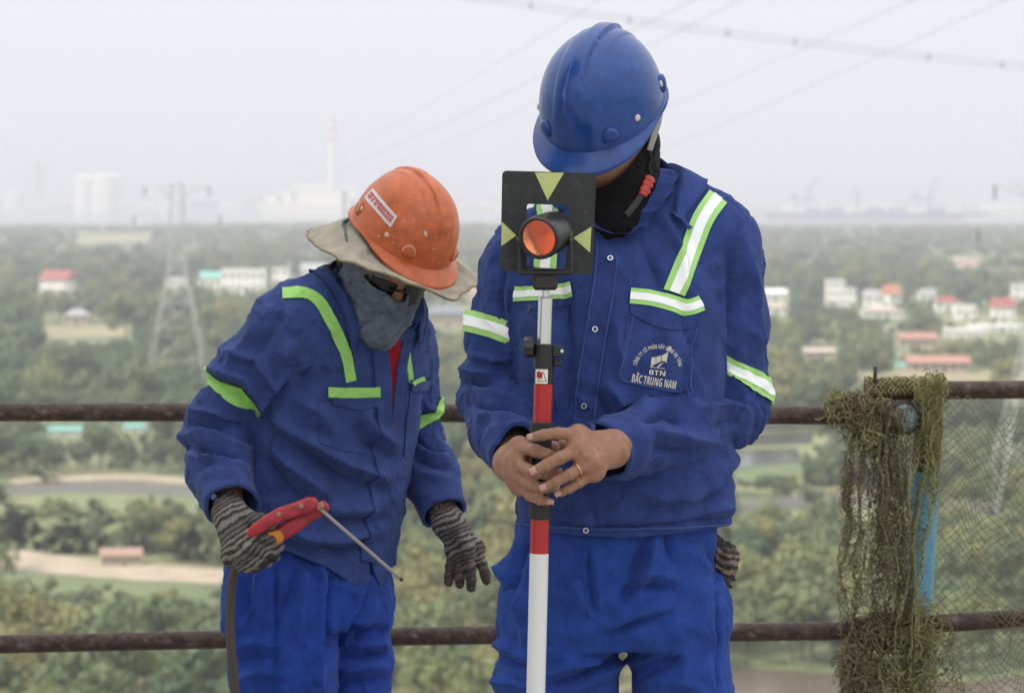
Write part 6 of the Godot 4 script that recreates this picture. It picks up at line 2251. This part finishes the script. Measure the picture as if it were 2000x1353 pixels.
# a house from its place and size in the photo: middle x, foot y, width, height
func house(M: Dictionary, cx: float, fy: float, w: float, h: float, wall: Material, roof: Material, style: String, label: String, group := "", called := "house", storeys := 1, turn := 0.0) -> void:
	var p := onground(cx, fy)
	var d := EYE.z - p.z
	var wm := w / FOCAL * d; var hm := h / FOCAL * d
	var dm := wm * .8
	if style == "shed": dm = wm * .45
	seen.append([p, wm / 2, d, hm, .3])
	var o := thing(called, label, "house" if called == "house" else called.replace("_", " "), group)
	o.position = p + Vector3(0, 0, -dm / 2); o.rotation.y = turn
	var body := hm * (1.0 if style == "flat" else .62)
	var s := Shape.new(); s.box(Transform3D(Basis(), Vector3(0, body / 2 - .3, 0)), Vector3(wm, body + .6, dm))
	obj("wall", s, wall, o)
	var r := Shape.new()
	var e := wm * .06
	if style == "flat":
		r.box(Transform3D(Basis(), Vector3(0, body + .15, 0)), Vector3(wm + .5, .3, dm + .5))
	elif style == "hip":
		var a := [Vector3(-wm / 2 - e, body, -dm / 2 - e), Vector3(wm / 2 + e, body, -dm / 2 - e), Vector3(wm / 2 + e, body, dm / 2 + e), Vector3(-wm / 2 - e, body, dm / 2 + e)]
		var t0 := Vector3(-wm * .2, hm, 0); var t1 := Vector3(wm * .2, hm, 0)
		r.quad(a[3], t0, t1, a[2]); r.quad(a[1], t1, t0, a[0]); r.tri(a[0], t0, a[3]); r.tri(a[2], t1, a[1]); r.quad(a[0], a[3], a[2], a[1])
	else:
		var ax := 1.0
		var y0 := body
		var L0 := [Vector3(-wm / 2 - e, y0, dm / 2 + e), Vector3(wm / 2 + e, y0, dm / 2 + e), Vector3(wm / 2 + e, hm, 0), Vector3(-wm / 2 - e, hm, 0), Vector3(-wm / 2 - e, y0, -dm / 2 - e), Vector3(wm / 2 + e, y0, -dm / 2 - e)]
		r.quad(L0[0], L0[3], L0[2], L0[1]); r.quad(L0[5], L0[2], L0[3], L0[4])
		r.tri(L0[0], L0[4], L0[3]); r.tri(L0[1], L0[2], L0[5])
	obj("roof", r, roof, o)
	if w > 16:
		var n := clampi(int(w / 12.0), 2, 6)
		for f in storeys:
			for k in n:
				var wx := (k + .5) / n * wm - wm / 2
				var wn := Shape.new()
				var wh := body / storeys * .42
				if f == 0 and k == n / 2:
					wn.box(Transform3D(Basis(), Vector3(wx, wh * .8, dm / 2)), Vector3(wm / n * .42, wh * 1.6, .16)); obj("door", wn, M.pane_dark, o)
				else:
					wn.box(Transform3D(Basis(), Vector3(wx, body / storeys * (f + .55), dm / 2)), Vector3(wm / n * .4, wh, .14)); obj("window", wn, M.pane_dark, o)

func build_far(M: Dictionary) -> void:
	var T := .12
	house(M, 113, 574, 62, 46, M.white_wall, M.red_roof, "gable", "white house with bright red roof alone above the trees", "", "house", 2, -.5)
	house(M, 411, 562, 40, 32, M.white_wall, M.teal_roof, "shed", "white shed with turquoise roof beside the long white warehouse", "", "warehouse")
	house(M, 474, 574, 84, 46, M.white_wall, M.white_roof, "flat", "long white warehouse with flat roof among trees", "", "warehouse", 2)
	house(M, 346, 562, 30, 20, M.white_wall, M.grey_roof, "gable", "small white house with grey gable beside the turquoise-roofed shed", "", "house")
	house(M, 547, 558, 32, 34, M.white_wall, M.white_roof, "flat", "narrow white block next to the long warehouse", "", "house", 2)
	house(M, 612, 552, 46, 38, M.white_wall, M.grey_roof, "gable", "white two-storey house with grey gable beyond the narrow block", "", "house", 2)
	house(M, 232, 1106, 76, 34, M.tan_wall, M.rust_roof, "gable", "tan hut with tin roof on the dirt track", "", "hut", 1, T)
	house(M, 148, 634, 46, 30, M.tan_wall, M.grey_roof, "hip", "grey-roofed hut at the edge of the yellow field", "", "hut")
	house(M, 125, 850, 60, 16, M.white_wall, M.teal_roof, "shed", "low shed with pale teal roof in the dark wood", "", "shed")
	house(M, 262, 842, 40, 14, M.white_wall, M.teal_roof, "shed", "short teal-roofed shed in the dark wood", "", "shed")
	house(M, 868, 640, 78, 44, M.tan_wall, M.slate_roof, "hip", "house with large slate grey hip roof by a pale field", "", "house")
	house(M, 930, 585, 40, 36, M.pink_wall, M.white_roof, "flat", "pale pink flat-roofed house on open ground", "", "house", 2)
	house(M, 1516, 588, 44, 24, M.white_wall, M.white_roof, "gable", "white house with pale gable roof at the village edge", "", "house")
	house(M, 1518, 614, 46, 24, M.white_wall, M.tan_roof, "hip", "low cream house with tan hip roof at the village edge", "", "house")
	house(M, 1633, 600, 36, 52, M.white_wall, M.white_roof, "flat", "tall white narrow house among low houses", "", "house", 3)
	house(M, 1662, 600, 22, 36, M.white_wall, M.white_roof, "flat", "white annex beside the tall narrow house", "", "house", 2)
	house(M, 1706, 604, 34, 38, M.white_wall, M.grey_roof, "gable", "white house beside the orange-roofed one", "", "house", 2)
	house(M, 1742, 604, 36, 48, M.white_wall, M.orange_roof, "gable", "white house with orange roof", "", "house", 2, .7)
	house(M, 1726, 620, 74, 22, M.white_wall, M.tan_roof, "hip", "low cream house in front of the orange-roofed one", "", "house")
	house(M, 1812, 586, 30, 20, M.white_wall, M.grey_roof, "gable", "small white house with grey gable behind the village", "", "house")
	house(M, 1852, 608, 46, 30, M.white_wall, M.red_roof, "hip", "white house with dull red hip roof", "", "house")
	house(M, 1888, 624, 40, 26, M.white_wall, M.white_roof, "flat", "white flat-roofed house next to the dull red hip roof", "", "house")
	house(M, 1962, 626, 42, 44, M.white_wall, M.red_roof, "gable", "white gabled house with red roof at the wood's edge", "", "house", 2)
	house(M, 1996, 590, 34, 34, M.white_wall, M.white_roof, "flat", "white two-storey block apart from the village", "", "house", 2)
	house(M, 1795, 680, 70, 30, M.tan_wall, M.terra_roof, "gable", "long shed with faded pink tile roof", "", "shed")
	house(M, 1836, 728, 112, 32, M.tan_wall, M.terra_roof, "gable", "long shed with brick red tile roof by the dry field", "", "shed")
	house(M, 1765, 722, 32, 14, M.white_wall, M.teal_roof, "shed", "small teal-roofed lean-to by the red-roofed shed", "", "shed")
	house(M, 1602, 698, 56, 18, M.tan_wall, M.tan_roof, "gable", "low shed with beige roof in the trees", "", "shed")
	house(M, 1888, 658, 80, 12, M.white_wall, M.white_roof, "flat", "long low white wall-like shed", "", "shed")
	house(M, 1950, 648, 100, 10, M.white_wall, M.white_roof, "flat", "second long low white shed behind the first", "", "shed")
	house(M, 1890, 520, 40, 14, M.pink_wall, M.white_roof, "flat", "pale pink house in the distant wood", "", "house")
	# far shore: storage tanks
	for t in [[167, 412, 46, 72, "left tank"], [207, 412, 62, 74, ""], [29, 408, 40, 36, ""]]:
		var p := onground(t[0], t[1]); var d := EYE.z - p.z
		var r: float = t[2] / FOCAL * d / 2; var h: float = t[3] / FOCAL * d
		var o := thing("storage_tank", {167: "slimmer pale storage tank of the pair on the far shore", 207: "wider pale domed storage tank of the pair on the far shore", 29: "small squat white storage tank on the far shore"}[t[0]], "tank")
		o.position = p
		var s := Shape.new(); s.lathe(Transform3D(), [[r, -1.0], [r, h * .9]], 36); obj("wall", s, M.tank, o)
		var c := Shape.new(); c.lathe(Transform3D(), [[r * 1.02, h * .9], [r * 1.02, h * .915], [r * .8, h * .96], [r * .4, h * .99], [.01, h]], 36); obj("dome", c, M.tank, o)
		for k in 4:
			var b := Shape.new(); b.lathe(Transform3D(), [[r * 1.006, h * (.2 + .18 * k)], [r * 1.006, h * (.2 + .18 * k) + 1.2]], 36); obj("hoop", b, M.tank_band, o)
	# power station with its striped chimney
	var ps := thing("power_station", "pale power station of several blocks on the far shore", "power station")
	var pp := onground(620, 420); var pd := EYE.z - pp.z; var m := pd / FOCAL
	ps.position = pp
	for b in [[-85, 0, 30, 36], [-60, 0, 34, 46], [-15, 0, 66, 62], [38, 0, 40, 48], [62, 0, 26, 58], [-30, 8, 150, 26], [80, 0, 30, 30], [20, 10, 60, 22]]:
		var s := Shape.new(); s.box(Transform3D(Basis(), Vector3(b[0] * m, b[3] * m / 2, b[1] * m)), Vector3(b[2] * m, b[3] * m, 26 * m)); obj("block", s, M.plant_wall, ps)
	var chm := thing("chimney", "tall chimney with red and white bands above the power station", "chimney")
	chm.position = onground(649, 419)
	var y := 0.0
	for k in 9:
		var segs: Array = [[0, 108, 0], [108, 136, 0], [136, 146, 0], [146, 154, 1], [154, 163, 0], [163, 172, 1], [172, 182, 0], [182, 190, 1], [190, 196, 0]][k]
		var s := Shape.new()
		var r0: float = lerpf(9.0, 5.4, segs[0] / 196.0) * m; var r1: float = lerpf(9.0, 5.4, segs[1] / 196.0) * m
		s.lathe(Transform3D(), [[r0, segs[0] * m], [r1, segs[1] * m], [.01, segs[1] * m]], 20)
		obj("red_band" if segs[2] else "shaft", s, M.band_red if segs[2] else M.plant_wall, chm)
	# red arch bridge
	var br := thing("arch_bridge", "faint red arch bridge on the far shore", "bridge")
	var bp := onground(930, 408); var bm := (EYE.z - bp.z) / FOCAL
	br.position = bp
	for side in [-6.0, 6.0]:
		var a := Shape.new(); var line := []
		for k in 17: line.append(Vector3(lerpf(-62, 62, k / 16.0) * bm, sin(PI * k / 16.0) * 24 * bm + 1.0, side))
		a.tube(line, 2.0 * bm, 6); obj("arch", a, M.bridge_red, br)
	var dk := Shape.new(); dk.box(Transform3D(Basis(), Vector3(0, 4 * bm, 0)), Vector3(190 * bm, 2 * bm, 20)); obj("bridge_deck", dk, M.plant_wall, br)
	for k in 9:
		var hgr := Shape.new(); var x := lerpf(-50, 50, k / 8.0) * bm
		hgr.tube([Vector3(x, 4 * bm, 6), Vector3(x, sin(PI * (x / bm + 62) / 124.0) * 24 * bm, 6)], .5 * bm, 4); obj("hanger", hgr, M.bridge_red, br)
	# harbour cranes, booms raised
	for cset in [[1570, 418, 72, "harbour crane with raised boom, taller of the two"], [1808, 416, 66, "harbour crane with raised boom, shorter of the two"]]:
		var c := thing("harbour_crane", cset[3], "crane", "")
		var cp := onground(cset[0], cset[1]); var cm := (EYE.z - cp.z) / FOCAL
		c.position = cp
		for x in [-16, 8]:
			for zz in [-8, 8]:
				var l := Shape.new(); l.tube([Vector3(x * cm, -1, zz * cm), Vector3(x * cm * .8, 36 * cm, zz * cm)], 1.3 * cm, 5); obj("leg", l, M.crane_blue, c)
		var g := Shape.new(); g.box(Transform3D(Basis(), Vector3(-6 * cm, 30 * cm, 0)), Vector3(56 * cm, 4 * cm, 10 * cm)); obj("girder", g, M.crane_blue, c)
		var bo := Shape.new(); bo.tube([Vector3(10 * cm, 30 * cm, 0), Vector3(22 * cm, float(cset[2]) * cm, 0)], 2.2 * cm, 5); obj("boom", bo, M.crane_blue, c)
		var ma := Shape.new(); ma.tube([Vector3(6 * cm, 30 * cm, 0), Vector3(8 * cm, 52 * cm, 0)], 1.4 * cm, 5); obj("mast", ma, M.crane_blue, c)
		var mh := Shape.new(); mh.box(Transform3D(Basis(), Vector3(-18 * cm, 35 * cm, 0)), Vector3(14 * cm, 8 * cm, 8 * cm)); obj("machine_house", mh, M.crane_blue, c)
	# low sheds and blocks along the far shore
	var rng := RandomNumberGenerator.new(); rng.seed = 33
	for k in 120:
		var cx := rng.randf_range(-80, 2080)
		var fy := rng.randf_range(398, 424) if cx > 1380 else rng.randf_range(396, 409)
		var p := onground(cx, fy); var bm2 := (EYE.z - p.z) / FOCAL
		var o := thing("shore_building", "pale low building lost in haze on the far shore", "building", "pale buildings on the far shore")
		o.position = p
		var w := rng.randf_range(12, 56) * bm2; var h := rng.randf_range(5, 17) * bm2
		var s := Shape.new(); s.box(Transform3D(Basis(), Vector3(0, h / 2 - .5, 0)), Vector3(w, h + 1, w * .5)); obj("wall", s, [M.plant_wall, M.white_wall, M.white_wall, M.crane_blue, M.white_wall][k % 5], o)
		var r := Shape.new(); r.box(Transform3D(Basis(), Vector3(0, h + .8, 0)), Vector3(w * 1.02, 1.4, w * .52)); obj("roof", r, [M.white_roof, M.grey_roof, M.teal_roof][k % 3], o)
	# moored ship: long grey-blue hull
	var sh := thing("cargo_ship", "long grey-blue cargo ship moored below the harbour cranes", "ship")
	var sp := onground(1690, 427); var sm := (EYE.z - sp.z) / FOCAL
	sh.position = sp
	var hull := Shape.new()
	var hr := []
	for k in 2:
		var r := []
		for q in 13:
			var t := q / 12.0
			var wdt := 9.0 * sin(PI * clampf(t * .9 + .08, 0, 1))
			r.append(Vector3(lerpf(-190, 190, t) * sm * (1.0 + .04 * k), [-1.0, 13.0 * sm][k], wdt * sm))
		for q in range(12, -1, -1):
			var v: Vector3 = r[q]
			r.append(Vector3(v.x, v.y, -v.z))
		hr.append(r)
	hull.sheet(hr, true); hull.box(Transform3D(Basis(), Vector3(0, 12.6 * sm, 0)), Vector3(360 * sm, .8 * sm, 10 * sm))
	obj("hull", hull, M.ship_blue, sh)
	var bd := Shape.new(); bd.box(Transform3D(Basis(), Vector3(-150 * sm, 20 * sm, 0)), Vector3(24 * sm, 16 * sm, 10 * sm)); obj("bridge_house", bd, M.white_wall, sh)
	for k in 7:
		var ct := Shape.new(); ct.box(Transform3D(Basis(), Vector3((-100 + 40 * k) * sm, 17 * sm, 0)), Vector3(34 * sm, (7 + (k * 5) % 4) * sm, 10 * sm)); obj("cargo_stack", ct, [M.ship_blue, M.crane_blue, M.plant_wall][k % 3], sh)

func pylon(M: Dictionary, cx: float, fy: float, label: String, scale_ := 1.0, bar := .085) -> void:
	var o := thing("lattice_tower", label, "power pylon", "")
	o.position = onground(cx, fy)
	var H := 41.0 * scale_
	var half := func(y: float) -> float:
		var t := y / H
		return (lerpf(6.6, 1.5, t / .62) if t < .62 else lerpf(1.5, 1.1, (t - .62) / .38)) * scale_
	var lv := []
	var yy := 0.0
	while yy < H:
		lv.append(yy); yy += maxf(float(half.call(yy)) * 1.25, 2.2)
	lv.append(H)
	for sx in [-1.0, 1.0]:
		for sz in [-1.0, 1.0]:
			var s := Shape.new()
			s.tube(lv.map(func(y): return Vector3(sx * float(half.call(y)), y, sz * float(half.call(y)))), bar, 4)
			obj("leg", s, M.galv, o)
	for k in lv.size() - 1:
		var a: float = half.call(lv[k]); var b: float = half.call(lv[k + 1])
		var s := Shape.new()
		for f in 4:
			var r := Basis(Vector3.UP, f * PI / 2)
			s.tube([r * Vector3(-a, lv[k], a), r * Vector3(b, lv[k + 1], b)], bar * .55, 3, false)
			s.tube([r * Vector3(a, lv[k], a), r * Vector3(-b, lv[k + 1], b)], bar * .55, 3, false)
			s.tube([r * Vector3(-b, lv[k + 1], b), r * Vector3(b, lv[k + 1], b)], bar * .5, 3, false)
		obj("bracing", s, M.galv, o)
	for c in [[.74, 7.0], [.86, 8.0], [.99, 6.0]]:
		for sx in [-1.0, 1.0]:
			var s := Shape.new()
			var y: float = c[0] * H; var b: float = half.call(y)
			var tip := Vector3(sx * c[1] * scale_, y, 0)
			for zz in [-1.0, 1.0]:
				s.tube([Vector3(sx * b, y, zz * b), tip], bar * .45, 4, false)
				s.tube([Vector3(sx * b, y - 2.0 * scale_, zz * b), tip], bar * .45, 4, false)
				s.tube([Vector3(sx * b, y - 2.0 * scale_, zz * b), Vector3(sx * b, y, zz * b).lerp(tip, .5)], bar * .5, 3, false)
			obj("crossarm", s, M.galv, o)
			var ins := Shape.new(); ins.tube([tip, tip + Vector3(0, -1.8 * scale_, 0)], .14 * scale_, 5); obj("insulator", ins, M.bark, o)

func far_point(px: float, py: float, dist: float) -> Vector3:
	return W(px, py, EYE.z - dist)

func build_wires(M: Dictionary) -> void:
	pylon(M, 347, 792, "tall grey lattice power pylon rising from the dark wood")
	pylon(M, 2035, 1008, "tall grey lattice power pylon by the strip of grey mud")
	pylon(M, 75, 438, "very faint power pylon near the squat tank", 1.7, .22)
	pylon(M, 1675, 486, "faint power pylon standing before the cargo ship", 1.0, .12)
	var n := 0
	for w in [[519, 362, 1500, 1150, 34, 260, .024], [662, 341, 1500, 1420, -60, 240, .022], [840, 362, 1500, 1700, -40, 230, .022], [1010, 372, 1500, 1880, -40, 230, .022], [560, 330, 1600, 1140, -40, 300, .022]]:
		var a := far_point(w[0], w[1], w[2]); var b := far_point(w[3], w[4], w[5])
		b = a + (b - a) * 1.25
		a = a + (a - b) * .05
		var s := Shape.new(); var line := []
		for k in 25: line.append(a.lerp(b, k / 24.0) + Vector3.DOWN * sin(PI * k / 24.0) * 5.0)
		s.tube(line, w[6], 5, false)
		tag(obj(numbered("power_line"), s, M.wire, self), "thin power line slanting up across the pale sky", "power line", "slanting power lines")
	var bu := thing("bundled_power_line", "twin power line with spacers crossing the top of the sky", "power line")
	var a := far_point(700, -40, 130); var b := far_point(2300, 158, 150)
	for e in [-.11, .11]:
		var s := Shape.new(); var line := []
		for k in 25: line.append(a.lerp(b, k / 24.0) + Vector3(0, e - sin(PI * k / 24.0) * .35, 0))
		s.tube(line, .014, 5, false); obj("cable", s, M.wire, bu)
	for q in [1000, 1180, 1365, 1495, 1765, 1918]:
		var t: float = (q - 700.0) / 1600.0
		var c := a.lerp(b, t) + Vector3(0, -sin(PI * t) * .35, 0)
		var s := Shape.new(); s.box(Transform3D(Basis(), c), Vector3(.1, .3, .06), .02); obj("spacer", s, M.wire, bu)
